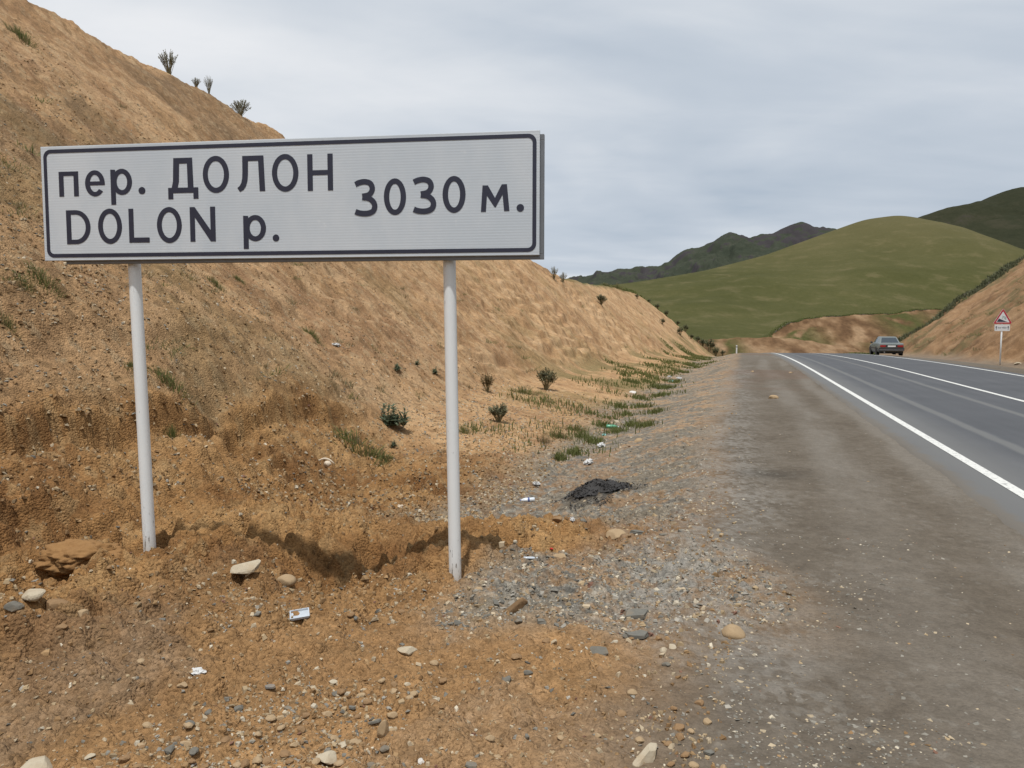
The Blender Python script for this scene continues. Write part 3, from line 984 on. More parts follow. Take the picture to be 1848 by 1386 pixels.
def pole_material():
    m, t, b = material('white_pole_paint')
    co = t.new('ShaderNodeTexCoord').outputs['Object']
    s = t.new('ShaderNodeSeparateXYZ')
    t.put(s.inputs[0], co)
    n = t.noise(t.mapping(co, (1, 1, 0.18)), 55.0, 5, 0.7)
    n2 = t.noise(co, 5.0, 4, 0.6)
    low = t.math('SUBTRACT', 1.0, t.step(s.outputs[2], 0.0, 0.7))
    chip = t.step(t.math('ADD', n, t.math('MULTIPLY', low, 0.10)), 0.66, 0.72)
    c = t.mix(n2, (0.72, 0.755, 0.77), (0.80, 0.83, 0.84))
    c = t.mix(t.math('MULTIPLY', chip, 0.8), c, (0.06, 0.05, 0.045))
    dirt = t.math('SUBTRACT', 1.0, t.step(t.math('ADD', s.outputs[2], t.math('MULTIPLY', n2, 0.25)), 0.10, 0.36))
    c = t.mix(t.math('MULTIPLY', dirt, 0.45), c, (0.33, 0.25, 0.16))
    t.put(b.inputs['Base Color'], c)
    b.inputs['Roughness'].default_value = 0.5
    t.put(b.inputs['Normal'], t.bump(n, 0.25, 0.002))
    return m


M_pole = pole_material()


def poly_obj(name, loops, n_off, mat, parent, thick=0.0):
    """flat sheet cut to an outline (first loop) with holes, laid n_off in front of the panel"""
    pts3 = [[Vector((u, v, 0)) for u, v in lp] for lp in loops]
    tris = geometry.tessellate_polygon(pts3)
    flat = [p for lp in pts3 for p in lp]
    verts = [sp(p.x, p.y, n_off) for p in flat]
    faces = []
    for a, b, c in tris:
        nrm = (flat[b] - flat[a]).cross(flat[c] - flat[a]).z
        if abs(nrm) > 1e-12:
            faces.append((a, b, c) if nrm > 0 else (a, c, b))
    return link(bpy.data.objects.new(name, py_mesh(name, verts, faces, mat)), parent)


def rrect(x0, x1, y0, y1, r, n=8):
    p = []
    for cx, cy, a0 in ((x1 - r, y1 - r, 0), (x0 + r, y1 - r, 90), (x0 + r, y0 + r, 180), (x1 - r, y0 + r, 270)):
        p += [(cx + r * math.cos(R(a0 + 90 * k / n)), cy + r * math.sin(R(a0 + 90 * k / n))) for k in range(n + 1)]
    return p


def ell(cx, cy, rx, ry, a0=0, a1=360, n=40, close=False):
    m = n if (a1 - a0) >= 360 and not close else n + 1
    return [(cx + rx * math.cos(R(a0 + (a1 - a0) * k / n)), cy + ry * math.sin(R(a0 + (a1 - a0) * k / n))) for k in range(m)]


ST = 0.0375


def g_O(u0, u1, v0, v1):
    cx, cy, rx, ry = (u0 + u1) / 2, (v0 + v1) / 2, (u1 - u0) / 2, (v1 - v0) / 2
    return [[ell(cx, cy, rx, ry), ell(cx, cy, rx - ST, ry - ST * 0.95)]]


def g_pe(u0, u1, v0, v1):
    return [[[(u0, v0), (u0 + ST, v0), (u0 + ST, v1 - ST * 0.8), (u1 - ST, v1 - ST * 0.8), (u1 - ST, v0), (u1, v0), (u1, v1), (u0, v1)]]]


def g_e(u0, u1, v0, v1):
    cx, cy, rx, ry = (u0 + u1) / 2, (v0 + v1) / 2, (u1 - u0) / 2, (v1 - v0) / 2
    hb = ST * 0.36
    a0 = math.degrees(math.asin(-hb / ry))
    outer = ell(cx, cy, rx, ry, a0, 322, 44, True)
    irx, iry = rx - ST, ry - ST * 0.85
    ib = 180 + math.degrees(math.asin(hb / iry))
    inner = ell(cx, cy, irx, iry, 318, ib, 24, True)
    outline = outer + inner
    it = math.degrees(math.asin(hb / iry))
    hole = ell(cx, cy, irx, iry, it, 180 - it, 24, True)
    return [[outline, hole]]


def g_p(u0, u1, v0, v1, vb):
    cy, ry = (vb + v1) / 2, (v1 - vb) / 2
    left = u0 + ST * 0.25
    cx, rx = (left + u1) / 2, (u1 - left) / 2
    xs = u0 + ST
    ang = math.degrees(math.acos((xs - cx) / rx))
    arc = ell(cx, cy, rx, ry, -ang, ang, 40, True)
    outline = [(u0, v0), (xs, v0)] + arc + [(xs, v1 - ST * 0.15), (u0, v1 - ST * 0.1)]
    return [[outline, ell(cx, cy, rx - ST, ry - ST * 0.9)]]


def g_dot(u0, u1, v0, v1):
    return [[ell((u0 + u1) / 2, (v0 + v1) / 2, (u1 - u0) / 2, (v1 - v0) / 2, n=24)]]


def g_px(px, u_map, v_map):
    (p0, u0), (p1, u1) = u_map
    (q0, w0), (q1, w1) = v_map
    return [(u0 + (x - p0) * (u1 - u0) / (p1 - p0), w0 + (y - q0) * (w1 - w0) / (q1 - q0)) for x, y in px]


def g_De():
    um, vm = ((1000, 0.974), (1180, 1.200)), ((280, 0.699), (525, 0.417))
    outer = g_px([(1000, 525), (1000, 457), (1022, 457), (1030, 420), (1036, 280), (1148, 280), (1152, 457), (1180, 457), (1180, 525), (1150, 525),
                  (1150, 489), (1030, 489), (1030, 525)], um, vm)
    hole = g_px([(1070, 314), (1116, 314), (1118, 457), (1058, 457), (1066, 420)], um, vm)
    return [[outer, hole]]


def g_El():
    um, vm = ((1412, 1.489), (1578, 1.692)), ((268, 0.699), (480, 0.458))
    return [[g_px([(1445, 268), (1571, 268), (1578, 480), (1545, 480), (1539, 299), (1479, 299), (1477, 380), (1473, 418), (1464, 448), (1449, 470),
                   (1428, 482), (1412, 458), (1426, 446), (1436, 428), (1442, 400), (1444, 360)], um, vm)]]


def g_H(u0, u1, v0, v1):
    m = (v0 + v1) / 2 - 0.002
    h = ST * 0.44
    return [[[(u0, v0), (u0 + ST, v0), (u0 + ST, m - h), (u1 - ST, m - h), (u1 - ST, v0), (u1, v0), (u1, v1), (u1 - ST, v1), (u1 - ST, m + h),
              (u0 + ST, m + h), (u0 + ST, v1), (u0, v1)]]]


def g_D(u0, u1, v0, v1):
    cx = u0 + (u1 - u0) * 0.40
    cy, ry, rx = (v0 + v1) / 2, (v1 - v0) / 2, u1 - cx
    outer = [(u0, v1), (u0, v0)] + ell(cx, cy, rx, ry, -90, 90, 30, True)
    hole = [(u0 + ST, v1 - ST * 0.85), (u0 + ST, v0 + ST * 0.85)] + ell(cx, cy, rx - ST, ry - ST * 0.85, -90, 90, 30, True)
    return [[outer, hole]]


def g_L(u0, u1, v0, v1):
    return [[[(u0, v0), (u1, v0), (u1, v0 + ST * 0.95), (u0 + ST, v0 + ST * 0.95), (u0 + ST, v1), (u0, v1)]]]


def g_N(u0, u1, v0, v1):
    s = ST
    h = v1 - v0
    return [[[(u0, v0), (u0 + s, v0), (u0 + s, v1 - h * 0.30), (u1 - s, v0), (u1, v0), (u1, v1), (u1 - s, v1), (u1 - s, v0 + h * 0.33),
              (u0 + s, v1), (u0, v1)]]]


def stroke(path, wdt):
    p = [Vector((a, b, 0)) for a, b in path]
    lft, rgt = [], []
    for i in range(len(p)):
        d = (p[min(i + 1, len(p) - 1)] - p[max(i - 1, 0)]).normalized()
        n = Vector((-d.y, d.x, 0)) * wdt / 2
        lft.append((p[i].x + n.x, p[i].y + n.y))
        rgt.append((p[i].x - n.x, p[i].y - n.y))
    return rgt + lft[::-1]


def spline(pts, n=6):
    out = []
    P = [Vector((a, b, 0)) for a, b in pts]
    P = [P[0] * 2 - P[1]] + P + [P[-1] * 2 - P[-2]]
    for i in range(1, len(P) - 2):
        for k in range(n):
            t = k / n
            a, b, c, d = P[i - 1], P[i], P[i + 1], P[i + 2]
            q = 0.5 * ((2 * b) + (c - a) * t + (2 * a - 5 * b + 4 * c - d) * t * t + (3 * b - a - 3 * c + d) * t ** 3)
            out.append((q.x, q.y))
    out.append((P[-2].x, P[-2].y))
    return out


def g_3(u0, u1, v0, v1):
    w_, h_ = u1 - u0, v1 - v0
    f = lambda pts: [(u0 + a * w_, v0 + b * h_) for a, b in pts]
    up = spline(f([(0.03, 0.855), (0.22, 0.905), (0.46, 0.922), (0.68, 0.875), (0.775, 0.755), (0.72, 0.635), (0.58, 0.565), (0.33, 0.535)]))
    lo = spline(f([(0.33, 0.512), (0.60, 0.485), (0.80, 0.395), (0.875, 0.275), (0.81, 0.15), (0.63, 0.09), (0.40, 0.078), (0.18, 0.098), (0.02, 0.135)]))
    return [[stroke(up, ST)], [stroke(lo, ST)]]


def g_m():
    um, vm = ((1148, 3.197), (1318, 3.388)), ((440, 0.463), (600, 0.288))
    return [[g_px([(1148, 600), (1158, 443), (1190, 443), (1232, 518), (1272, 439), (1303, 438), (1318, 597), (1286, 598), (1277, 500), (1236, 574),
                   (1230, 574), (1184, 504), (1178, 600)], um, vm)]]


def build_sign():
    root = empty('road_sign', SIGN0)
    tag(root, 'large white pass sign with black Cyrillic and Latin lettering on two white poles', 'road sign')
    bm = bmesh.new()
    box(bm, 0, PW, -0.022, 0, 0, PH, 0.003)
    for v in bm.verts:
        v.co = sp(v.co.x, v.co.z, v.co.y)
    panel = bm_obj('panel', bm, M_sheet, root)
    poly_obj('border', [rrect(0.021, PW - 0.021, 0.022, PH - 0.022, 0.055), rrect(0.047, PW - 0.047, 0.048, PH - 0.048, 0.032)[::-1]], 0.0016, M_black, panel)
    glyphs = [g_pe(0.136, 0.289, 0.453, 0.628), g_e(0.340, 0.493, 0.449, 0.632), g_p(0.538, 0.702, 0.388, 0.637, 0.455), g_dot(0.749, 0.802, 0.457, 0.507),
              g_De(), g_O(1.236, 1.430, 0.453, 0.706), g_El(), g_O(1.743, 1.934, 0.450, 0.704), g_H(1.998, 2.179, 0.452, 0.697),
              g_D(0.182, 0.370, 0.116, 0.356), g_O(0.429, 0.614, 0.114, 0.362), g_L(0.667, 0.823, 0.120, 0.358), g_O(0.881, 1.069, 0.114, 0.364),
              g_N(1.131, 1.321, 0.121, 0.360), g_p(1.526, 1.692, 0.066, 0.297, 0.118), g_dot(1.739, 1.787, 0.114, 0.162),
              g_3(2.331, 2.490, 0.272, 0.523), g_O(2.534, 2.688, 0.278, 0.521), g_3(2.737, 2.896, 0.280, 0.528), g_O(2.938, 3.094, 0.285, 0.527),
              g_m(), g_dot(3.435, 3.485, 0.284, 0.334)]
    for g in glyphs:
        for k, loops in enumerate(g):
            o = poly_obj('letter', loops, 0.0016 + 0.0005 * k, M_black, panel)
    # hollow backing tray, a little off to the right and lower than the front sheet
    for (u0, u1, v0, v1) in ((0.15, PW + 0.026, -0.024, 0.012), (0.15, PW + 0.026, PH - 0.06, PH - 0.02), (PW - 0.02, PW + 0.026, 0.013, PH - 0.061),
                             (0.15, 0.20, 0.013, PH - 0.061)):
        bm = bmesh.new()
        box(bm, u0, u1, -0.062, -0.025, v0, v1, 0.002)
        for v in bm.verts:
            v.co = sp(v.co.x, v.co.z, v.co.y)
        bm_obj('back_rail', bm, M_zinc, root)
    for (base, top, up) in (((-2.655, 5.60, -0.25), (-2.735, 5.665, 2.19), 0.72), ((-0.3905, 5.30, -0.45), (-0.428, 5.345, 2.18), 0.72)):
        b0, t0 = Vector(base), Vector(top)
        gzv = gz(b0.x, b0.y)
        d = (t0 - b0)
        pts = [b0 + d * k / 10 for k in range(11)] + [t0 + Vector((0, 0, up))]
        bm = bmesh.new()
        org = Vector((b0.x, b0.y, gzv))
        tube(bm, [p - org for p in pts], [0.043] * 12, 28)
        o = bm_obj('post', bm, M_pole, root, True)
        o.location = org - SIGN0
    # clamps and bolts on the back rail
    for px_ in (-2.735, -0.428):
        u = (Vector((px_, 5.6, 2.2)) - A_).dot(Uv)
        for v in (0.10, PH - 0.13):
            bm = bmesh.new()
            box(bm, u - 0.07, u + 0.07, -0.158, -0.150, v - 0.02, v + 0.02, 0.001)
            for q in bm.verts:
                q.co = sp(q.co.x, q.co.z, q.co.y)
            bm_obj('clamp', bm, M_zinc, root)
    return root


build_sign()


# ------------------------------------------------------------------ steep descent warning sign
M_white = simple('sign_white', (0.66, 0.67, 0.68), 0.45, var=0.05, scale=6)
M_red = simple('sign_red', (0.42, 0.035, 0.055), 0.45, var=0.1, scale=6)
M_ink = simple('sign_ink', (0.03, 0.035, 0.06), 0.5, var=0.1)
M_number = simple('sign_green_number', (0.16, 0.30, 0.25), 0.5, var=0.1)


def flat_poly(name, pts, y, mat, parent, depth=0.0, hole=None):
    """outline in the x-z plane, front face towards -y"""
    loops = [[Vector((a, b, 0)) for a, b in pts]]
    if hole:
        loops.append([Vector((a, b, 0)) for a, b in hole])
    tris = geometry.tessellate_polygon(loops)
    flat = [p for lp in loops for p in lp]
    verts = [(p.x, y, p.y) for p in flat]
    faces = []
    for a, b, c in tris:
        nz = (flat[b] - flat[a]).cross(flat[c] - flat[a]).z
        if abs(nz) > 1e-12:
            faces.append((a, b, c) if nz > 0 else (a, c, b))
    if depth:
        n = len(verts)
        verts += [(p.x, y + depth, p.y) for p in flat]
        faces += [(c + n, b + n, a + n) for a, b, c in faces]
        o = 0
        for lp in loops:
            m = len(lp)
            faces += [(o + k, o + k + n, o + (k + 1) % m + n, o + (k + 1) % m) for k in range(m)]
            o += m
    return link(bpy.data.objects.new(name, py_mesh(name, verts, faces, mat)), parent)


def text_mesh(name, body, size, x, z, y, mat, parent, width=None, rot=0.0):
    cu = bpy.data.curves.new(name, 'FONT')
    cu.body = body
    cu.size = size
    cu.align_x = 'CENTER'
    cu.align_y = 'CENTER'
    tmp = bpy.data.objects.new(name, cu)
    col.objects.link(tmp)
    dg = bpy.context.evaluated_depsgraph_get()
    me = bpy.data.meshes.new_from_object(tmp.evaluated_get(dg))
    col.objects.unlink(tmp)
    bpy.data.objects.remove(tmp)
    me.materials.clear()
    me.materials.append(mat)
    o = bpy.data.objects.new(name, me)
    o.location = (x, y, z)
    o.rotation_euler = (R(90), rot, 0)
    if width:
        o.scale = (width / max(0.01, o.dimensions.x), 1, 1)
    return link(o, parent)


def rtri(cx, cy, side, r, n=6):
    h = side * math.sqrt(3) / 2
    c = [(cx - side / 2, cy - h / 3), (cx + side / 2, cy - h / 3), (cx, cy + 2 * h / 3)]
    out = []
    for k in range(3):
        p, a, b = Vector(c[k]), Vector(c[k - 1]), Vector(c[(k + 1) % 3])
        d0, d1 = (a - p).normalized(), (b - p).normalized()
        bis = (d0 + d1).normalized()
        cc = p + bis * (r / math.sin(R(30)))
        a0 = math.atan2((p + d0 * r / math.tan(R(30)) - cc).y, (p + d0 * r / math.tan(R(30)) - cc).x)
        for q in range(n + 1):
            a_ = a0 + R(120) * q / n
            out.append((cc.x + r * math.cos(a_), cc.y + r * math.sin(a_)))
    return out


def build_warning():
    x, y = 25.2, 40.0
    z = gz(x, y)
    root = empty('warning_sign', (x, y, z), R(-10))
    tag(root, 'red bordered triangular steep descent sign with distance plate on white pole', 'road sign')
    bm = bmesh.new()
    tube(bm, [(0.0, 0.05, -0.3), (0.005, 0.05, 1.2), (0.02, 0.05, 2.62)], 0.038, 16)
    bm_obj('post', bm, M_pole, root, True)
    cz = 2.13 + 0.9 * math.sqrt(3) / 6
    tri = flat_poly('triangle_plate', rtri(0.02, cz, 0.92, 0.05), 0.0, M_white, root, 0.012)
    flat_poly('red_border', rtri(0.02, cz, 0.90, 0.045), -0.003, M_red, tri, 0.0, rtri(0.02, cz - 0.003, 0.66, 0.02)[::-1])
    flat_poly('slope_symbol', [(-0.26, cz - 0.165), (0.27, cz - 0.165), (0.16, cz - 0.14), (-0.13, cz - 0.005), (-0.165, cz + 0.005)], -0.004, M_ink, tri)
    text_mesh('gradient_number', '7%', 0.21, 0.08, cz + 0.035, -0.004, M_number, tri, rot=R(14))
    plate = flat_poly('distance_plate', rrect(-0.35, 0.37, 1.76, 2.09, 0.03), 0.0, M_white, root, 0.012)
    for sx in (-0.27, 0.29):
        flat_poly('arrow', [(sx - 0.014, 1.83), (sx + 0.014, 1.83), (sx + 0.014, 1.94), (sx + 0.045, 1.94), (sx, 2.02), (sx - 0.045, 1.94), (sx - 0.014, 1.94)],
                  -0.003, M_ink, plate)
    text_mesh('distance_text', '2км 400м', 0.13, 0.01, 1.925, -0.003, M_ink, plate, 0.42)


build_warning()


# ------------------------------------------------------------------ roadside marker post
def build_marker():
    x, y = 21.7, 75.0
    z = gz(x, y)
    root = empty('marker_post', (x, y, z))
    tag(root, 'small white delineator post at the far end of the left shoulder', 'post')
    bm = bmesh.new()
    box(bm, -0.06, 0.06, -0.04, 0.04, -0.2, 0.78, 0.012)
    bm_obj('shaft', bm, M_white, root)
    bm = bmesh.new()
    box(bm, -0.062, 0.062, -0.042, 0.042, 0.58, 0.66, 0.002)
    bm_obj('black_band', bm, M_ink, root)


build_marker()


# ------------------------------------------------------------------ car
def build_car():
    x, y = 28.9, 60.0
    l_, d_ = to_ld(x, y)
    z = float(road_z(np.array([d_]))[0]) + 0.012
    z = max(z, gz(x, y))
    root = empty('parked_car', (x, y, z), -TH)
    tag(root, 'silver grey saloon car seen from behind on the right edge of the road', 'car')
    paint_, t, b = material('car_paint')
    co = t.new('ShaderNodeTexCoord').outputs['Object']
    dust = t.noise(co, 4.0, 4, 0.6)
    s = t.new('ShaderNodeSeparateXYZ')
    t.put(s.inputs[0], co)
    low = t.math('MULTIPLY', t.math('SUBTRACT', 1.0, t.step(s.outputs[2], 0.25, 0.7)), dust)
    t.put(b.inputs['Base Color'], t.mix(low, (0.21, 0.235, 0.225), (0.20, 0.17, 0.13)))
    b.inputs['Metallic'].default_value = 0.55
    b.inputs['Roughness'].default_value = 0.30
    glass, _, gb = material('car_glass')
    gb.inputs['Base Color'].default_value = (0.03, 0.04, 0.05, 1)
    gb.inputs['Roughness'].default_value = 0.06
    gb.inputs['Specular IOR Level'].default_value = 0.8
    trim = simple('car_trim', (0.018, 0.018, 0.020), 0.55)
    rubber = simple('car_tyre', (0.022, 0.021, 0.020), 0.85)
    rim_m = simple('car_rim', (0.36, 0.36, 0.36), 0.4, 0.6)
    lamp = simple('car_tail_lamp', (0.30, 0.020, 0.018), 0.25)
    plate_m = simple('car_plate', (0.70, 0.70, 0.68), 0.5)
    chrome = simple('car_chrome', (0.55, 0.55, 0.55), 0.3, 0.8)

    # body: loft of half sections along the car; y forward, rear at y=-2.35
    def section(y0, w_, zb, zbelt, w_belt):
        return [(0, zb), (w_ * 0.80, zb), (w_ * 0.95, zb + 0.05), (w_, zb + 0.20), (w_ * 1.0, 0.58), (w_ * 0.985, 0.72), (w_belt, zbelt - 0.03), (w_belt - 0.05, zbelt), (0, zbelt + 0.015)]
    st = [(-2.36, 0.80, 0.40, 0.83, 0.74), (-2.33, 0.84, 0.34, 0.91, 0.79), (-2.20, 0.875, 0.27, 0.945, 0.82), (-1.80, 0.89, 0.25, 0.955, 0.84), (-1.2, 0.90, 0.24, 0.95, 0.845),
          (0.0, 0.905, 0.22, 0.93, 0.85), (0.9, 0.90, 0.22, 0.915, 0.845), (1.2, 0.895, 0.23, 0.90, 0.84), (1.8, 0.88, 0.25, 0.84, 0.80), (2.25, 0.84, 0.28, 0.77, 0.76), (2.38, 0.76, 0.34, 0.68, 0.68)]
    bm = bmesh.new()
    rings = []
    for (y0, w_, zb, zt, wb) in st:
        half = section(y0, w_, zb, zt, wb)
        ring = [bm.verts.new((a, y0, c)) for a, c in half] + [bm.verts.new((-a, y0, c)) for a, c in half[-2:0:-1]]
        rings.append(ring)
    n = len(rings[0])
    for i in range(len(rings) - 1):
        for k in range(n):
            bm.faces.new((rings[i][k], rings[i][(k + 1) % n], rings[i + 1][(k + 1) % n], rings[i + 1][k]))
    bm.faces.new(rings[0])
    bm.faces.new(rings[-1][::-1])
    body = bm_obj('body', bm, paint_, root, True)
    mod = body.modifiers.new('edge', 'EDGE_SPLIT')
    mod.split_angle = R(38)
    # cabin: frustum with rounded roof
    lowr = [(-0.70, -1.62), (0.70, -1.62), (0.76, -1.2), (0.78, 0.0), (0.77, 0.9), (0.70, 1.22), (-0.70, 1.22), (-0.77, 0.9), (-0.78, 0.0), (-0.76, -1.2)]
    topr = [(-0.54, -0.98), (0.54, -0.98), (0.585, -0.75), (0.60, -0.1), (0.58, 0.25), (0.52, 0.42), (-0.52, 0.42), (-0.58, 0.25), (-0.60, -0.1), (-0.585, -0.75)]
    bm = bmesh.new()
    r0 = [bm.verts.new((a, b_, 0.93)) for a, b_ in lowr]
    r1 = [bm.verts.new((a, b_, 1.375)) for a, b_ in topr]
    r2 = [bm.verts.new((a * 0.86, b_ * 0.88 - 0.03, 1.418)) for a, b_ in topr]
    for p, q in ((r0, r1), (r1, r2)):
        for k in range(10):
            bm.faces.new((p[k], p[(k + 1) % 10], q[(k + 1) % 10], q[k]))
    bm.faces.new(r2)
    bm_obj('cabin', bm, paint_, root, False)

    def pane(name, quad, out, mat=glass, parent=root):
        nrm = (Vector(quad[1]) - Vector(quad[0])).cross(Vector(quad[2]) - Vector(quad[0])).normalized()
        c_ = sum((Vector(q) for q in quad), Vector()) / len(quad)
        if nrm.dot(c_ - Vector((0, -0.2, 0.9))) < 0:
            nrm = -nrm
        me = py_mesh(name, [Vector(q) + nrm * out for q in quad] + [Vector(q) - nrm * 0.004 for q in quad],
                     [tuple(range(len(quad)))] + [(k, (k + 1) % len(quad), (k + 1) % len(quad) + len(quad), k + len(quad)) for k in range(len(quad))], mat)
        return link(bpy.data.objects.new(name, me), parent)
    L = lambda a, b_, f: tuple(a[k] + (b_[k] - a[k]) * f for k in range(3))

    def face_pane(name, k, m0, m1, f0=0.08, f1=0.90):
        a = (*lowr[k], 0.93); b_ = (*lowr[(k + 1) % 10], 0.93)
        c_ = (*topr[(k + 1) % 10], 1.375); d = (*topr[k], 1.375)
        bl, br = L(a, b_, m0), L(a, b_, m1)
        tl, tr = L(d, c_, m0), L(d, c_, m1)
        pane(name, [L(bl, tl, f0), L(br, tr, f0), L(br, tr, f1), L(bl, tl, f1)], 0.006)
    face_pane('rear_window', 0, 0.06, 0.94, 0.10, 0.92)
    face_pane('windscreen', 5, 0.05, 0.95)
    for k in (2, 7):
        face_pane('rear_side_window', k, 0.05 if k == 2 else 0.0, 1.0 if k == 2 else 0.95)
    for k in (3, 6):
        face_pane('front_side_window', k, 0.05, 0.95)
    for k in (1, 8):
        face_pane('quarter_window', k, 0.25 if k == 1 else 0.05, 0.95 if k == 1 else 0.75)

    def part_box(name, x0, x1, y0, y1, z0, z1, mat, bev=0.01, parent=root):
        bm = bmesh.new()
        box(bm, x0, x1, y0, y1, z0, z1, bev)
        return bm_obj(name, bm, mat, parent)
    part_box('tail_panel', -0.74, 0.74, -2.385, -2.30, 0.64, 0.815, trim, 0.01)
    for sx in (-1, 1):
        a, b_ = sorted((sx * 0.40, sx * 0.785))
        part_box('tail_light', a, b_, -2.395, -2.28, 0.655, 0.80, lamp, 0.012)
    part_box('number_plate', -0.27, 0.27, -2.402, -2.380, 0.665, 0.775, plate_m, 0.003)
    bmp = part_box('rear_bumper', -0.86, 0.86, -2.44, -2.20, 0.36, 0.60, trim, 0.04)
    part_box('bumper_strip', -0.84, 0.84, -2.452, -2.40, 0.425, 0.455, chrome, 0.004, bmp)
    part_box('front_bumper', -0.84, 0.84, 2.22, 2.46, 0.34, 0.56, trim, 0.04)
    part_box('underbody', -0.76, 0.76, -2.15, 2.1, 0.17, 0.26, trim, 0.02)
    part_box('exhaust', -0.52, -0.45, -2.42, -2.0, 0.24, 0.31, chrome, 0.01)
    for sx in (-1, 1):
        a, b_ = sorted((sx * 0.84, sx * 1.0))
        part_box('door_mirror', a, b_, 0.72, 0.84, 0.90, 1.03, trim, 0.03)
        a, b_ = sorted((sx * 0.895, sx * 0.918))
        part_box('side_strip', a, b_, -1.9, 1.8, 0.52, 0.58, trim, 0.004)
        for yy in (-0.55, 0.35):
            part_box('door_handle', *sorted((sx * 0.885, sx * 0.912)), yy, yy + 0.18, 0.75, 0.78, trim, 0.004)
        for yy in (-1.32, 1.38):
            bm = bmesh.new()
            bmesh.ops.create_cone(bm, cap_ends=True, segments=26, radius1=0.36, radius2=0.36, depth=0.03,
                                  matrix=Matrix.Translation((sx * 0.902, yy, 0.34)) @ Matrix.Rotation(R(90), 4, 'Y'))
            bm_obj('wheel_arch_shade', bm, trim, root)  # dark disc paints in the shaded hollow, the arch itself is not cut
            wheel = empty('wheel', (sx * 0.80, yy, 0.305))
            wheel.parent = root
            bm = bmesh.new()
            prof = [(0.19, -0.09), (0.27, -0.105), (0.30, -0.08), (0.305, 0.0), (0.30, 0.08), (0.27, 0.105), (0.19, 0.09)]
            rg = [[bm.verts.new((o_ * 1.1, r_ * math.cos(2 * math.pi * k / 26), r_ * math.sin(2 * math.pi * k / 26))) for r_, o_ in prof] for k in range(26)]
            for k in range(26):
                for j in range(6):
                    bm.faces.new((rg[k][j], rg[k][j + 1], rg[(k + 1) % 26][j + 1], rg[(k + 1) % 26][j]))
            bm_obj('tyre', bm, rubber, wheel, True)
            bm = bmesh.new()
            bmesh.ops.create_cone(bm, cap_ends=True, segments=26, radius1=0.195, radius2=0.165, depth=0.17,
                                  matrix=Matrix.Rotation(R(90 * sx), 4, 'Y'))
            bm_obj('rim', bm, rim_m, wheel)
    return root


build_car()


# ------------------------------------------------------------------ stones
def rock_mesh(name, seed, sub, mat, flat=0.6, angular=0.6):
    """unit rock (about 1 across) with chipped planes"""
    r = random.Random(seed)
    bm = bmesh.new()
    bmesh.ops.create_icosphere(bm, subdivisions=sub, radius=0.5)
    planes = []
    for _ in range(int(5 + 5 * angular)):
        n = Vector((r.uniform(-1, 1), r.uniform(-1, 1), r.uniform(-0.8, 1))).normalized()
        planes.append((n, r.uniform(0.26, 0.44)))
    off = [Vector((r.uniform(-1, 1), r.uniform(-1, 1), r.uniform(-1, 1))).normalized() for _ in range(5)]
    for v in bm.verts:
        p = v.co.copy()
        for n, d in planes:
            e = p.dot(n) - d
            if e > 0:
                p -= n * e * (0.55 + 0.45 * angular)
        w_ = sum(math.sin(6.0 * p.dot(o) + k) for k, o in enumerate(off)) * 0.016
        v.co = Vector((p.x * (1 + w_), p.y * (1 + w_), p.z * flat))
    lo = max(v.co.x for v in bm.verts) - min(v.co.x for v in bm.verts)
    for v in bm.verts:
        v.co /= lo
    me = bpy.data.meshes.new(name)
    bmesh.ops.recalc_face_normals(bm, faces=bm.faces[:])
    bm.to_mesh(me)
    bm.free()
    me.materials.append(mat)
    return me


def slate_mesh(name, seed, mat, thick=0.14):
    r = random.Random(seed)
    n = r.choice((5, 6, 7))
    bm = bmesh.new()
    ang = sorted(2 * math.pi * (k + r.uniform(-0.3, 0.3)) / n for k in range(n))
    rad = [r.uniform(0.36, 0.54) for _ in range(n)]
    asp = r.uniform(0.45, 0.8)
    b0 = [bm.verts.new((rad[k] * math.cos(ang[k]), rad[k] * asp * math.sin(ang[k]), r.uniform(-0.01, 0.01))) for k in range(n)]
    t0 = [bm.verts.new((rad[k] * 0.93 * math.cos(ang[k] + 0.05), rad[k] * 0.93 * asp * math.sin(ang[k] + 0.05), thick * r.uniform(0.7, 1.15))) for k in range(n)]
    bm.faces.new(b0[::-1])
    bm.faces.new(t0)
    for k in range(n):
        bm.faces.new((b0[k], b0[(k + 1) % n], t0[(k + 1) % n], t0[k]))
    bmesh.ops.subdivide_edges(bm, edges=bm.edges[:], cuts=1, use_grid_fill=True)
    for v in bm.verts:
        v.co += Vector((r.uniform(-1, 1), r.uniform(-1, 1), r.uniform(-0.5, 0.5))) * 0.012
    me = bpy.data.meshes.new(name)
    bmesh.ops.recalc_face_normals(bm, faces=bm.faces[:])
    bm.to_mesh(me)
    bm.free()
    me.materials.append(mat)
    return me


def stone_material(name, c0, c1, dust=(0.30, 0.21, 0.12)):
    m, t, b = material(name)
    co = t.new('ShaderNodeTexCoord').outputs['Object']
    g = t.new('ShaderNodeNewGeometry')
    n = t.noise(g.outputs['Position'], 38.0, 5, 0.65)
    n2 = t.noise(g.outputs['Position'], 9.0, 4, 0.6)
    c = t.mix(n, c0, c1)
    c = t.mix(t.math('MULTIPLY', t.step(n2, 0.45, 0.7), 0.4), c, dust)
    t.put(b.inputs['Base Color'], c)
    b.inputs['Roughness'].default_value = 0.9
    b.inputs['Specular IOR Level'].default_value = 0.2
    t.put(b.inputs['Normal'], t.bump(n, 0.6, 0.006))
    return m


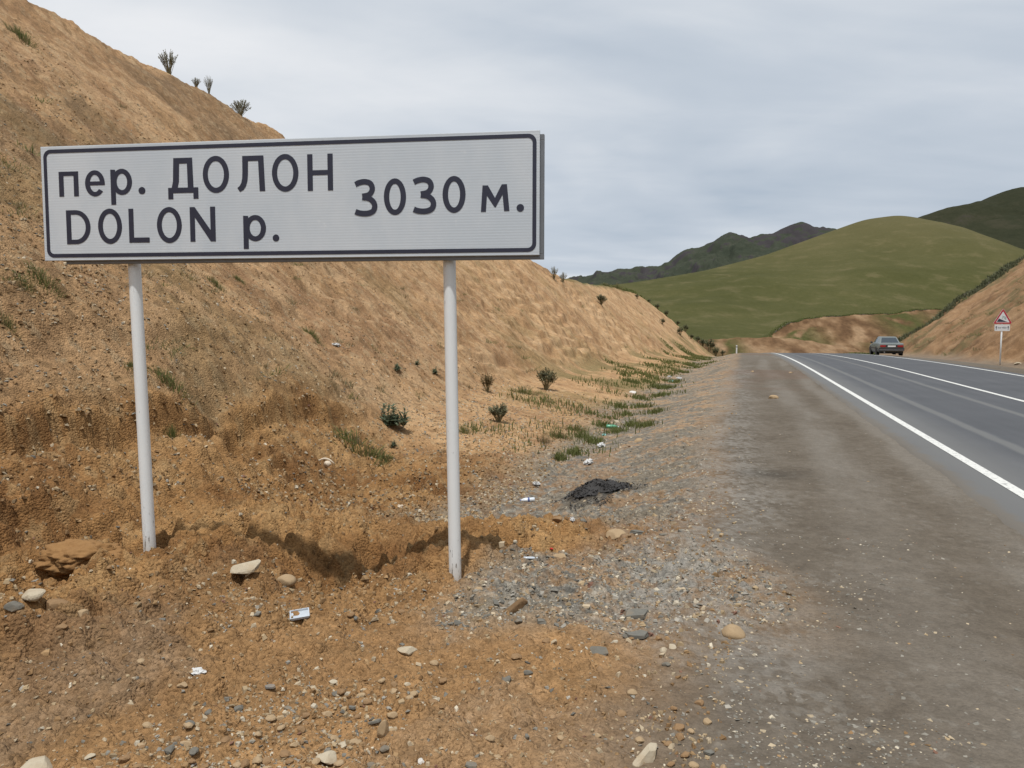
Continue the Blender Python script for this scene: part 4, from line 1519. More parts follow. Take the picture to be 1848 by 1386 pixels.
MS = {'pale': stone_material('stone_pale', (0.34, 0.29, 0.21), (0.46, 0.40, 0.30)),
      'tan': stone_material('stone_tan', (0.27, 0.19, 0.11), (0.38, 0.28, 0.17)),
      'brown': stone_material('stone_brown', (0.18, 0.11, 0.055), (0.27, 0.17, 0.09)),
      'dark': stone_material('stone_dark', (0.105, 0.099, 0.084), (0.170, 0.160, 0.136)),
      'slate': stone_material('stone_slate', (0.105, 0.103, 0.090), (0.175, 0.167, 0.145)),
      'bluish': stone_material('stone_bluish', (0.115, 0.122, 0.125), (0.175, 0.182, 0.182)),
      'white': stone_material('stone_white', (0.50, 0.48, 0.44), (0.62, 0.60, 0.56))}
KIND_MAT = {'slab': 'pale', 'round': 'tan', 'edge': 'brown', 'paleslab': 'pale', 'upright': 'tan'}


def stone_at(x, y, size, kind, label, seed):
    mat = MS[KIND_MAT.get(kind, kind)]
    r = random.Random(seed * 13 + 5)
    rot = [r.uniform(-0.15, 0.15), r.uniform(-0.15, 0.15), r.uniform(0, 6.28)]
    sc = Vector((1, 1, 1))
    sink = 0.22
    if kind in ('slate', 'bluish'):
        me = slate_mesh('stone', seed, mat)
        sink = 0.02
        rot[2] = r.uniform(-0.3, 0.3)
    elif kind == 'slab':
        me = rock_mesh('stone', seed, 3, mat, 0.42, 1.0)
        rot, sink, sc = [0.32, -0.20, 0.45], 0.06, Vector((1, 0.75, 1.0))
    elif kind == 'paleslab':
        me = rock_mesh('stone', seed, 3, mat, 0.34, 1.0)
        rot, sink, sc = [0.12, -0.22, 0.75], 0.06, Vector((1, 0.42, 1))
    elif kind == 'edge':
        me = rock_mesh('stone', seed, 3, mat, 0.55, 1.0)
        rot, sink, sc = [0.25, 0.0, 1.02], 0.12, Vector((1.15, 0.24, 0.75))
    elif kind == 'upright':
        me = rock_mesh('stone', seed, 3, mat, 0.8, 0.8)
        rot, sink, sc = [0.1, 0.2, 0.2], 0.05, Vector((0.8, 0.6, 1.9))
    elif kind == 'round':
        me = rock_mesh('stone', seed, 3, mat, 0.62, 0.45)
        rot = [0.05, 0.1, r.uniform(-0.3, 0.3)]
    else:
        me = rock_mesh('stone', seed, 3, mat, r.uniform(0.45, 0.62), 0.9)
        rot[2] = r.uniform(-0.5, 0.5)
    if kind == 'round':
        me.polygons.foreach_set('use_smooth', [True] * len(me.polygons))
    o = bpy.data.objects.new('stone', me)
    o.location = (x, y, gz(x, y) + size * (0.22 - sink) * (0.6 if kind != 'upright' else 1.4))
    if kind in ('slate', 'bluish'):
        o.location.z = gz(x, y) + 0.002
    o.rotation_euler = rot
    o.scale = sc * size
    link(o)
    tag(o, label, 'stone')
    return o


STONES = [
    (-1.759, 5.041, 0.204, 'slab', 'pale flat slab of stone half buried between the two sign poles'),
    (-1.541, 5.179, 0.135, 'round', 'rounded tan stone just right of the pale slab between the poles'),
    (1.241, 4.255, 0.130, 'round', 'rounded dun stone where the grey gravel meets the brown shoulder'),
    (0.020, 4.566, 0.249, 'edge', 'long earth caked slab edge sticking up right of the right pole'),
    (0.739, 4.508, 0.188, 'slate', 'dark slate slab lying upper in the grey gravel patch'),
    (0.691, 4.173, 0.156, 'slate', 'thin dark slate at the lower edge of the grey gravel patch'),
    (0.456, 3.977, 0.106, 'dark', 'dark grey angular stone below the grey gravel patch'),
    (-0.552, 3.980, 0.112, 'pale', 'pale pointed stone alone on the soil below the right pole'),
    (-0.731, 2.953, 0.090, 'pale', 'pale blocky stone near the bottom edge of the picture'),
    (-1.849, 2.889, 0.146, 'pale', 'large pale stone in the bottom left corner'),
    (0.542, 2.995, 0.166, 'paleslab', 'long pale slab at the bottom edge under the gravel'),
    (-0.547, 3.185, 0.062, 'upright', 'tan stone standing on end beside small grey slates'),
    (-0.603, 3.290, 0.074, 'slate', 'small grey slate leaning by the upright tan stone'),
    (0.829, 5.071, 0.087, 'dark', 'dark grey cobble alone in the middle of the grey gravel'),
    (0.899, 6.584, 0.186, 'tan', 'tan rock just right below the black ash heap'),
    (1.088, 6.574, 0.167, 'slate', 'flat dark slate plate right of the tan rock by the ash'),
    (1.259, 6.327, 0.085, 'slate', 'small dark slate on the gravel slope right of the slate plate'),
    (6.480, 19.188, 0.253, 'tan', 'tan rock lying alone on the far shoulder'),
    (10.960, 30.458, 0.167, 'tan', 'tiny tan stone on the far shoulder near the edge line'),
    (9.700, 31.244, 0.144, 'tan', 'tiny brown stone on the far shoulder near the ditch'),
    (4.011, 25.670, 0.248, 'white', 'white stone beside the ditch grass below the cut slope'),
    (2.441, 18.070, 0.255, 'pale', 'pale lumpy rock in the ditch above the green bottle'),
    (2.271, 13.836, 0.155, 'tan', 'tan stone on the gravel bank right of the ditch litter'),
    (-2.457, 4.083, 0.147, 'brown', 'brown angular clod of rock under the dark hole at left'),
    (-2.551, 4.043, 0.120, 'pale', 'pale flat stone left of the brown angular rock'),
    (-2.555, 3.892, 0.089, 'dark', 'grey stone at the left edge of the picture'),
    (-2.250, 3.974, 0.057, 'tan', 'small square tan stone right of the brown angular rock'),
    (0.797, 3.989, 0.048, 'pale', 'small pale stone on soil right below the slates'),
    (0.824, 3.895, 0.029, 'dark', 'small dark pebble beside the pale stone below the slates'),
    (-0.363, 3.004, 0.031, 'white', 'small whitish stone near the bottom middle'),
    (-0.156, 2.920, 0.060, 'slate', 'grey slate chip at the bottom edge near the middle'),
    (-0.206, 4.787, 0.060, 'tan', 'tan stone at the foot of the right pole'),
    (-1.120, 3.478, 0.059, 'bluish', 'bluish slate piece on the soil right of the crumpled paper'),
    (26.048, 39.870, 0.385, 'pale', 'pale stone at the foot of the right bank by the warning sign'),
    (0.655, 7.054, 0.073, 'dark', 'grey cube shaped stone at the lower edge of the ash heap'),
    (0.416, 6.831, 0.121, 'brown', 'brown stone left of the ash heap'),
    (0.357, 5.570, 0.107, 'tan', 'flat tan stone beside the red scrap'),
    (-1.526, 3.488, 0.050, 'tan', 'pale tan stone just below the crumpled paper'),
    (-1.675, 2.960, 0.045, 'pale', 'pale flake of stone near the bottom left corner'),
    (-0.514, 3.695, 0.038, 'pale', 'small cream stone on the soil in the lower middle'),
]
LITTER = [
    (-1.506, 3.610, 0.086, 'paper', 'white crumpled paper on the soil at lower left'),
    (-1.236, 4.411, 0.142, 'tray', 'clear square plastic tray on the soil between the poles'),
    (0.130, 5.430, 0.104, 'flatbottle', 'flattened clear plastic bottle right of the right pole'),
    (0.324, 6.266, 0.046, 'red', 'small red plastic scrap beside the flat tan stone'),
    (0.196, 9.674, 0.192, 'bottle', 'white drinks bottle with blue mark left of the ash heap'),
    (0.344, 10.802, 0.175, 'paper', 'white crumpled wrapper above the white drinks bottle'),
    (-2.564, 10.546, 0.256, 'bone', 'curved pale bone shard on the dug slope between the poles'),
    (-1.323, 9.043, 0.101, 'shard', 'small white pointed fragment left of the right pole'),
    (2.215, 17.018, 0.290, 'greenbottle', 'green plastic bottle in the ditch grass'),
    (1.881, 15.753, 0.128, 'teal', 'teal scrap of wrapper below the green bottle'),
    (1.219, 12.243, 0.226, 'paper', 'white crumpled plastic bag in the ditch'),
    (1.638, 14.129, 0.230, 'paper', 'white scrap of paper in the ditch above the plastic bag'),
    (0.546, 6.913, 0.077, 'carton', 'white and brown carton scrap at the tip of the ash heap'),
    (7.043, 34.652, 0.260, 'paper', 'white scrap of litter far along the ditch, upper one'),
    (7.318, 33.856, 0.306, 'paper', 'white scrap of litter far along the ditch, rightmost one'),
    (6.526, 31.645, 0.285, 'teal', 'pale teal scrap of litter far along the ditch, lowest one'),
    (-3.577, 15.764, 0.214, 'paper', 'white scrap of litter on the cut slope between the poles'),
]
PLANTS = [
    (-2.094, 13.487, 0.803, 'thistle', 0.85, 'large blue green thistle clump at the foot of the cut slope'),
    (0.990, 22.648, 0.700, 'bush', 0.9, 'round dry topped thistle bush right of the right pole'),
    (-0.623, 19.758, 0.378, 'bush', 1.3, 'dry brown thistle just right of the right pole'),
    (-0.269, 15.600, 0.482, 'bush', 0.8, 'grey green bush between right pole and ditch'),
    (-0.860, 13.908, 0.226, 'tuft', 1.2, 'dark green tuft touching the right pole'),
    (-2.476, 16.727, 0.348, 'thistle', 0.9, 'small spiky rosette above the large thistle clump'),
    (-2.219, 18.043, 0.321, 'thistle', 0.9, 'spiky rosette left of the right pole, upper one'),
    (-1.862, 18.719, 0.360, 'thistle', 1.0, 'spiky rosette left of the right pole, lower one'),
    (-2.322, 11.766, 0.794, 'patch', 0.42, 'long green and brown grass patch at the slope foot'),
    (-1.962, 12.730, 0.265, 'thistle', 0.8, 'small green rosette right of the grass patch'),
    (-1.967, 11.810, 0.299, 'patch', 0.6, 'low grey green tuft below the grass patch'),
    (-3.993, 9.022, 0.406, 'patch', 0.5, 'green weed clump just right of the left pole'),
    (-3.736, 8.484, 0.164, 'tuft', 1.2, 'green weed in the dark hollow right of the left pole'),
    (1.348, 16.160, 0.406, 'patch', 0.6, 'green grass patch on the left bank of the ditch'),
    (0.910, 15.048, 0.444, 'patch', 0.6, 'bright grass patch lower on the left bank of the ditch'),
    (0.596, 14.268, 0.252, 'tuft', 1.0, 'brown dry tuft left of the ditch grass'),
    (0.317, 21.090, 0.683, 'patch', 0.4, 'low green patch left of the dry topped bush'),
    (-11.798, 27.302, 0.744, 'skyline', 1.0, 'largest bush standing on the skyline above the sign'),
    (-11.219, 28.146, 0.379, 'skyline', 0.8, 'small bush on the skyline, second from the top'),
    (-10.824, 28.276, 0.379, 'skyline', 1.5, 'thin upright bush on the skyline, third from the top'),
    (-9.944, 28.936, 0.810, 'skyline', 0.7, 'spreading bush on the skyline nearest the sign'),
    (2.674, 49.596, 0.658, 'skyline', 1.1, 'dark bush on the ridge just right of the sign'),
    (3.374, 51.684, 0.610, 'skyline', 1.0, 'second dark bush on the ridge right of the sign'),
    (6.458, 56.425, 0.919, 'bush', 0.8, 'grey bush on the bare brow of the far left slope'),
    (10.899, 81.672, 1.576, 'patch', 0.5, 'green tuft on top of the far left slope'),
    (8.938, 74.967, 1.111, 'patch', 0.4, 'low green tuft on the far left ridge line'),
    (-5.164, 13.579, 0.278, 'patch', 0.6, 'green tuft on the slope right of the left pole'),
    (-5.273, 15.048, 0.211, 'patch', 0.5, 'small green tuft right of the tuft on the slope'),
    (-3.916, 15.298, 0.395, 'patch', 0.5, 'green tuft on the slope midway between the poles'),
    (-5.246, 8.710, 0.374, 'patch', 0.5, 'wide yellow green tuft on the slope at far left'),
    (-5.286, 8.446, 0.264, 'patch', 0.5, 'yellow green tuft at the left edge of the slope'),
    (-11.615, 18.888, 0.555, 'patch', 0.6, 'green tuft high on the slope in the top left corner'),
    (-5.105, 7.859, 0.179, 'patch', 0.5, 'green tuft at the left edge below the sign'),
    (-4.265, 8.671, 0.128, 'tuft', 0.8, 'dark small weed touching the left pole'),
]
RIDGE_BUSHES = [
    (13.740, 85.560, 0.638, ),
    (17.411, 98.776, 0.664, ),
    (18.559, 99.233, 0.891, ),
    (19.805, 99.783, 0.898, ),
    (21.188, 99.875, 0.901, ),
    (22.784, 102.205, 1.079, ),
    (24.810, 104.205, 1.103, ),
    (25.734, 104.880, 1.430, ),
    (25.562, 100.615, 1.986, ),
    (25.213, 95.991, 1.314, ),
    (21.818, 80.411, 0.797, ),
    (15.622, 80.940, 0.728, ),
    (18.473, 85.240, 1.027, ),
    (21.744, 94.394, 0.855, ),
]
DITCH_GRASS = [
    (2.884, 19.493, 0.435, ),
    (3.948, 23.833, 0.462, ),
    (3.532, 19.217, 0.345, ),
    (2.815, 16.245, 0.364, ),
    (2.686, 17.301, 0.309, ),
    (5.663, 28.641, 0.516, ),
    (6.598, 31.669, 0.524, ),
    (4.740, 24.855, 0.484, ),
    (8.533, 38.983, 0.528, ),
    (5.329, 30.253, 0.588, ),
    (2.160, 16.147, 0.360, ),
    (2.052, 17.198, 0.280, ),
    (1.554, 14.780, 0.284, ),
    (1.391, 15.344, 0.295, ),
    (4.554, 29.447, 0.526, ),
    (10.743, 46.812, 0.495, ),
    (3.011, 21.409, 0.350, ),
    (1.073, 13.417, 0.238, ),
    (0.791, 12.749, 0.150, ),
    (3.656, 21.586, 0.483, ),
    (5.335, 28.534, 0.427, ),
]

for i_, (x, y, s_, k_, lb) in enumerate(STONES):
    stone_at(x, y, s_, k_, lb, 100 + i_)


# ------------------------------------------------------------------ loose stones: the largest ones singly, the small ones as one mass
def scatter_points(n, r0, r1, seed):
    g = np.random.default_rng(seed)
    a = np.radians(g.uniform(-37, 37, n))
    r = np.exp(g.uniform(math.log(r0), math.log(r1), n))
    return np.sin(a) * r, np.cos(a) * r, g


def build_scatter():
    N = 220000
    x, y, g = scatter_points(N, 2.3, 42, 99)
    z, zn = ground(x, y)
    l, d = zn['lat'], zn['along']
    r = np.hypot(x, y)
    clump = fbm(x * 1.5, y * 1.5, 3, 301) * 0.5 + 0.5
    clump2 = fbm(x * 0.5, y * 0.5, 3, 311) * 0.5 + 0.5
    shoulder = (l < 2.8) & (l > 0.5)
    road_ = (l <= 0.5)
    grey = (zn['grey'] > 0.35)
    shoulder = shoulder & ~grey
    cut = zn['cut'] > 0.5
    dug = zn['dug'] > 0.4
    dens = 0.14 + 0.5 * sstep(0.45, 0.68, clump)
    wind = np.exp(-((l - 3.1 + 0.4 * (clump2 - 0.5)) / 0.45) ** 2)
    dens = np.where(shoulder, 0.05 + 0.40 * sstep(0.50, 0.68, clump) * (d < 6) + 0.9 * wind, dens)
    dens = np.where(grey, 0.65 + 0.3 * clump, dens)
    dens = np.where(cut, 0.34 + 0.8 * sstep(0.45, 0.65, clump) * sstep(0.4, 0.6, clump2), dens)
    foot_ = (l > 5.5) & (~cut) & (d > 6)
    dens = np.where(foot_, 0.85, dens)
    dens = np.where(l < -7.6, 0.6, dens)
    dens = np.where(road_ & (l > -7.6), 0.0, dens)
    size = np.exp(g.normal(math.log(0.0105), 0.62, N))
    size = np.where(grey, size * 1.05, size)
    size = np.where(cut, size * 2.6, size)
    size = np.where(foot_, size * 2.5, size)
    size = np.where(shoulder, np.minimum(size * 0.8, 0.030), size)
    size = np.clip(size, 0.005, 0.044)
    size = np.where(cut | foot_, np.clip(size, 0.006, 0.13), size)
    ok = (g.uniform(0, 1, N) < dens) & (size / r > 0.0019)
    x, y, z, size, l, d, r = (q[ok] for q in (x, y, z, size, l, d, r))
    shoulder, grey, cut, dug, foot_, wind = (q[ok] for q in (shoulder, grey, cut, dug, foot_, wind))
    n = len(x)
    # colours of the chips
    pal = np.array([(0.118, 0.112, 0.096), (0.170, 0.160, 0.136), (0.235, 0.218, 0.185), (0.30, 0.225, 0.135), (0.37, 0.30, 0.205), (0.44, 0.39, 0.30),
                    (0.205, 0.125, 0.060), (0.265, 0.170, 0.085), (0.175, 0.095, 0.065)])
    P = np.zeros((n, 9))
    P[:] = (0.04, 0.06, 0.06, 0.27, 0.15, 0.04, 0.16, 0.21, 0.01)
    P[grey] = (0.14, 0.26, 0.27, 0.10, 0.11, 0.08, 0.01, 0.02, 0.01)
    P[cut] = (0.02, 0.03, 0.03, 0.22, 0.12, 0.02, 0.26, 0.29, 0.01)
    P[dug] = (0.03, 0.03, 0.03, 0.22, 0.08, 0.02, 0.28, 0.30, 0.01)
    P[foot_ & ~dug] = (0.06, 0.08, 0.06, 0.27, 0.20, 0.04, 0.12, 0.16, 0.01)
    P[shoulder] = (0.12, 0.22, 0.36, 0.06, 0.14, 0.05, 0.02, 0.02, 0.01)
    cum = np.cumsum(P / P.sum(1, keepdims=True), axis=1)
    idx = (g.uniform(0, 1, n)[:, None] > cum).sum(1).clip(0, 8)
    colr = pal[idx] * g.uniform(0.8, 1.2, n)[:, None]
    colr = np.where((wind > 0.5)[:, None] & (idx < 3)[:, None], colr * 1.25, colr)
    flat = np.where(shoulder, g.uniform(0.15, 0.3, n), g.uniform(0.35, 0.75, n))
    flat = np.where(idx < 3, flat * 0.65, flat)
    # the largest in view become single stones
    big = np.argsort(-(size / r) * (1 + 0.15 * g.uniform(0, 1, n)))
    big = big[y[big] > 2.6]
    single = big[:190]
    mask = np.ones(n, bool)
    mask[single] = False
    variants = {}
    mats9 = ['slate', 'dark', 'dark', 'tan', 'tan', 'pale', 'brown', 'brown', 'brown']
    zones = ['in the grey gravel', 'on the cut slope', 'by the slope foot', 'on the brown shoulder', 'on foreground soil']
    look = {'slate': 'flat grey slate', 'dark': 'grey stone', 'tan': 'tan stone', 'pale': 'pale stone', 'brown': 'brown stone'}
    for q in single:
        mt = mats9[idx[q]]
        vr = int(g.integers(0, 4))
        key = (mt, vr)
        if key not in variants:
            variants[key] = slate_mesh('stone', 700 + vr, MS[mt], 0.2) if mt == 'slate' else rock_mesh('stone', 500 + vr * 7 + len(mt), 2, MS[mt], 0.55, 0.85)
        o = bpy.data.objects.new('stone', variants[key])
        s_ = float(size[q]) * 1.1
        o.location = (float(x[q]), float(y[q]), float(z[q]) + s_ * 0.10)
        o.rotation_euler = (g.uniform(-0.25, 0.25), g.uniform(-0.25, 0.25), g.uniform(0, 6.28))
        o.scale = (s_, s_ * g.uniform(0.7, 1.0), s_ * (0.5 if shoulder[q] else 1.0))
        link(o)
        zk = 0 if grey[q] else 1 if cut[q] else 2 if foot_[q] else 3 if shoulder[q] else 4
        px_ = x[q] / y[q]
        where = ''
        if zk == 4:
            where = ' at lower left' if px_ < -0.42 else ' below the left pole' if px_ < -0.28 else ' below the pole gap' if px_ < -0.12 else ' below the right pole' if px_ < 0.06 else ' at lower middle'
        elif zk == 0:
            where = ', near the bottom edge' if y[q] < 3.5 else ', level with the slates' if y[q] < 4.6 else ', level with the right pole' if y[q] < 5.8 else ', near the ash heap'
        elif zk in (1, 2):
            where = ', left of the left pole' if px_ < -0.48 else ', between the poles' if px_ < -0.08 else ', right of the right pole'
        sz_ = 'small' if size[q] < 0.035 else 'medium'
        lb_ = sz_ + ' ' + look[mt] + ' ' + zones[zk] + where
        tag(o, lb_, 'stone', 'loose stones: ' + lb_)
    x, y, z, size, flat, colr, shoulder = (q[mask] for q in (x, y, z, size, flat, colr, shoulder))
    n = len(x)
    # six-sided angular chips, every corner knocked about
    uv_ = np.array([(-1, -1, -1), (1, -1, -1), (1, 1, -1), (-1, 1, -1), (-1, -1, 1), (1, -1, 1), (1, 1, 1), (-1, 1, 1)]) * 0.42
    uf = np.array([(0, 3, 2), (0, 2, 1), (4, 5, 6), (4, 6, 7), (0, 1, 5), (0, 5, 4), (1, 2, 6), (1, 6, 5), (2, 3, 7), (2, 7, 6), (3, 0, 4), (3, 4, 7)])
    nv = len(uv_)
    V = (uv_[None] + g.uniform(-0.24, 0.24, (n, nv, 3))) * size[:, None, None]
    V[:, 4:, :2] *= g.uniform(0.45, 0.9, (n, 1, 1))
    V[..., 1] *= g.uniform(0.6, 1.0, n)[:, None]
    V[..., 2] *= flat[:, None]
    a, tx, ty = g.uniform(0, 6.283, n), g.normal(0, 0.22, n), g.normal(0, 0.22, n)
    ca, sa = np.cos(a)[:, None], np.sin(a)[:, None]
    X, Y = V[..., 0] * ca - V[..., 1] * sa, V[..., 0] * sa + V[..., 1] * ca
    Z = V[..., 2] + X * tx[:, None] + Y * ty[:, None]
    lift = np.where(shoulder, 0.02, 0.16) * size * flat
    W = np.stack([X + x[:, None], Y + y[:, None], Z + (z + lift)[:, None]], axis=-1).reshape(-1, 3)
    F = (uf[None] + (np.arange(n) * nv)[:, None, None]).reshape(-1, 3)
    cc = np.repeat(np.column_stack([colr, np.ones(n)]), nv, axis=0)
    m, t, b = material('loose_chips')
    at_ = t.new('ShaderNodeAttribute'); at_.attribute_name = 'chip'
    t.put(b.inputs['Base Color'], at_.outputs['Color'])
    b.inputs['Roughness'].default_value = 0.9
    b.inputs['Specular IOR Level'].default_value = 0.2
    o = link(bpy.data.objects.new('gravel', np_mesh('gravel', W, F, m, False, None, dict(chip=cc))))
    tag(o, 'loose chips, clods and pebbles strewn over the soil and gravel', 'gravel', kind='stuff')
    print('chips', n)


build_scatter()


# ------------------------------------------------------------------ litter
def crumple(name, size, mat, seed, flat=0.45):
    r = random.Random(seed)
    bm = bmesh.new()
    bmesh.ops.create_icosphere(bm, subdivisions=3, radius=0.5)
    for v in bm.verts:
        v.co *= r.choice((0.6, 0.75, 0.95, 1.15))
    ax = [Vector((r.uniform(-1, 1), r.uniform(-1, 1), r.uniform(-1, 1))).normalized() for _ in range(9)]
    for v in bm.verts:
        k = sum(abs(math.sin(5.5 * v.co.dot(a) + i * 1.7)) for i, a in enumerate(ax)) / 9
        f = 0.55 + 0.75 * k + r.uniform(-0.06, 0.06)
        v.co = Vector((v.co.x * f, v.co.y * f * 0.7, v.co.z * f * flat))
    for v in bm.verts:
        v.co *= size
    return bm


M_paper = simple('litter_paper', (0.50, 0.50, 0.49), 0.8, var=0.15, scale=40)
M_plastic = simple('litter_clear_plastic', (0.42, 0.46, 0.50), 0.2, var=0.2, scale=20)
M_bottle = simple('litter_white_bottle', (0.62, 0.66, 0.70), 0.3, var=0.1)
M_blue = simple('litter_blue_print', (0.06, 0.10, 0.28), 0.4)
M_greenp = simple('litter_green_plastic', (0.10, 0.33, 0.20), 0.3, var=0.25, scale=15)
M_teal = simple('litter_teal', (0.22, 0.48, 0.46), 0.5, var=0.2)
M_redp = simple('litter_red', (0.55, 0.03, 0.03), 0.5)
M_bone = simple('litter_bone', (0.55, 0.47, 0.36), 0.7, var=0.15)
M_char = simple('charred', (0.030, 0.028, 0.027), 0.8, var=0.5, scale=30)


def lathe(bm, prof, seg=18):
    """prof: (distance along x, radius)"""
    rg = [[bm.verts.new((a, r_ * math.cos(2 * math.pi * k / seg), r_ * math.sin(2 * math.pi * k / seg))) for k in range(seg)] for a, r_ in prof]
    for i in range(len(rg) - 1):
        for k in range(seg):
            bm.faces.new((rg[i][k], rg[i + 1][k], rg[i + 1][(k + 1) % seg], rg[i][(k + 1) % seg]))
    bm.faces.new(rg[0])
    bm.faces.new(rg[-1][::-1])


LIT_CAT = {'paper': ('paper_scrap', 'litter'), 'tray': ('plastic_tray', 'tray'), 'flatbottle': ('plastic_bottle', 'bottle'), 'red': ('plastic_scrap', 'litter'),
           'bottle': ('plastic_bottle', 'bottle'), 'bone': ('bone_shard', 'bone'), 'shard': ('bone_shard', 'bone'), 'greenbottle': ('plastic_bottle', 'bottle'),
           'teal': ('wrapper_scrap', 'litter'), 'carton': ('carton_scrap', 'litter')}
for i_, (x, y, s_, k_, lb) in enumerate(LITTER):
    nm, cat_ = LIT_CAT[k_]
    z = gz(x, y)
    if k_ in ('paper', 'teal', 'red', 'carton', 'shard'):
        mat = {'paper': M_paper, 'teal': M_teal, 'red': M_redp, 'carton': M_paper, 'shard': M_bone}[k_]
        bm = crumple(nm, s_ * 0.80, mat, 40 + i_, 0.8 if k_ in ('shard', 'carton') else 0.42)
        o = bm_obj(nm, bm, mat)
        o.location = (x, y, z + s_ * 0.12)
        o.rotation_euler = (0.1, 0.15, 0.4 * i_)
        tag(o, lb, cat_)
        continue
    root = empty(nm, (x, y, z), 0.0)
    tag(root, lb, cat_)
    if k_ in ('bottle', 'flatbottle', 'greenbottle'):
        mat = {'bottle': M_bottle, 'flatbottle': M_plastic, 'greenbottle': M_greenp}[k_]
        bm = bmesh.new()
        R_ = s_ * 0.16
        lathe(bm, [(-0.48 * s_, R_ * 0.75), (-0.46 * s_, R_), (-0.2 * s_, R_ * 0.96), (-0.15 * s_, R_ * 1.02), (0.15 * s_, R_), (0.28 * s_, R_ * 0.8), (0.38 * s_, R_ * 0.38), (0.43 * s_, R_ * 0.34)])
        rr_ = random.Random(i_)
        for v in bm.verts:
            v.co.y *= 1 + 0.12 * math.sin(v.co.x * 60 / s_ * 0.1)
            v.co.z = v.co.z * (0.5 if k_ == 'flatbottle' else 0.92) + R_ * (0.5 if k_ == 'flatbottle' else 0.8)
        bm_obj('shell', bm, mat, root, True)
        bm = bmesh.new()
        lathe(bm, [(0.425 * s_, R_ * 0.42), (0.49 * s_, R_ * 0.42)], 12)
        for v in bm.verts:
            v.co.z = v.co.z + R_ * (0.5 if k_ == 'flatbottle' else 0.8)
        bm_obj('cap', bm, M_blue if k_ == 'bottle' else M_bottle, root)
        if k_ == 'bottle':
            bm = bmesh.new()
            lathe(bm, [(-0.14 * s_, R_ * 1.035), (-0.02 * s_, R_ * 1.035)], 18)
            for v in bm.verts:
                v.co.z = v.co.z * 0.93 + R_ * 0.8
            bm_obj('print', bm, M_blue, root, True)
        root.rotation_euler = (0, 0.05, {'bottle': 3.2, 'flatbottle': 0.15, 'greenbottle': 0.1}[k_])
    elif k_ == 'tray':
        a, h_ = s_ * 0.34, s_ * 0.10
        for nm2, q in (('base', (-a, a, -a, a, 0.003, 0.006)), ('side', (-a, a, -a - 0.003, -a, 0.003, h_)), ('side', (-a, a, a, a + 0.003, 0.003, h_)),
                       ('side', (-a - 0.003, -a, -a, a, 0.003, h_)), ('side', (a, a + 0.003, -a, a, 0.003, h_))):
            bm = bmesh.new()
            box(bm, *q)
            bm_obj(nm2, bm, M_plastic, root)
        bm = bmesh.new()
        for q in ((-a - 0.007, a + 0.007, -a - 0.007, -a - 0.0005, h_, h_ + 0.003), (-a - 0.007, a + 0.007, a + 0.0005, a + 0.007, h_, h_ + 0.003),
                  (-a - 0.007, -a - 0.0005, -a, a, h_, h_ + 0.003), (a + 0.0005, a + 0.007, -a, a, h_, h_ + 0.003)):
            box(bm, *q)
        bm_obj('rim', bm, M_plastic, root)
        root.rotation_euler = (0.10, -0.08, 0.28)
    elif k_ == 'bone':
        bm = bmesh.new()
        pts = [Vector((s_ * (-0.5 + k / 10), 0.02 * s_, s_ * 0.42 * math.sin(math.pi * (0.12 + 0.80 * k / 10)) ** 0.9)) for k in range(11)]
        tube(bm, pts, [s_ * q for q in (0.012, 0.03, 0.045, 0.05, 0.055, 0.06, 0.06, 0.055, 0.05, 0.04, 0.02)], 8)
        bm_obj('curved_bone', bm, M_bone, root, True)
        me = rock_mesh('bone_fragment', 77, 2, M_bone, 0.8, 0.9)
        o = link(bpy.data.objects.new('bone_fragment', me), root)
        o.location = (s_ * 0.12, -0.04 * s_, s_ * 0.14)
        o.scale = (s_ * 0.42, s_ * 0.3, s_ * 0.4)


def build_clod(x, y, dz, sc_, label, seed):
    """crumbly lump of bank earth, broken up by several scales of noise"""
    from mathutils import noise as mn
    bm = bmesh.new()
    bmesh.ops.create_icosphere(bm, subdivisions=5, radius=0.5)
    off = Vector((seed * 1.7, seed * 0.3, 0))
    for v in bm.verts:
        p = v.co.copy()
        k = 0.20 * mn.noise(p * 3 + off) + 0.13 * mn.noise(p * 7 + off) + 0.10 * mn.noise(p * 16 + off) + 0.05 * mn.noise(p * 34 + off)
        p = p * (1 + 1.3 * k)
        v.co = Vector((p.x * sc_[0], p.y * sc_[1], p.z * sc_[2]))
    o = bm_obj('earth_clod', bm, M_clod, None, True)
    o.location = (x, y, gz(x, y) + dz)
    return tag(o, label, 'clod')


M_clod = stone_material('clod_earth', (0.17, 0.088, 0.034), (0.30, 0.168, 0.068), (0.27, 0.155, 0.062))
build_clod(-3.14, 5.56, -0.01, (0.60, 0.42, 0.22), 'crumbling lump of earth overhanging the dark hollow at left', 3)
build_clod(-2.84, 5.50, -0.05, (0.30, 0.30, 0.22), 'smaller crumbling lump of earth right of the dark hollow at left', 8)


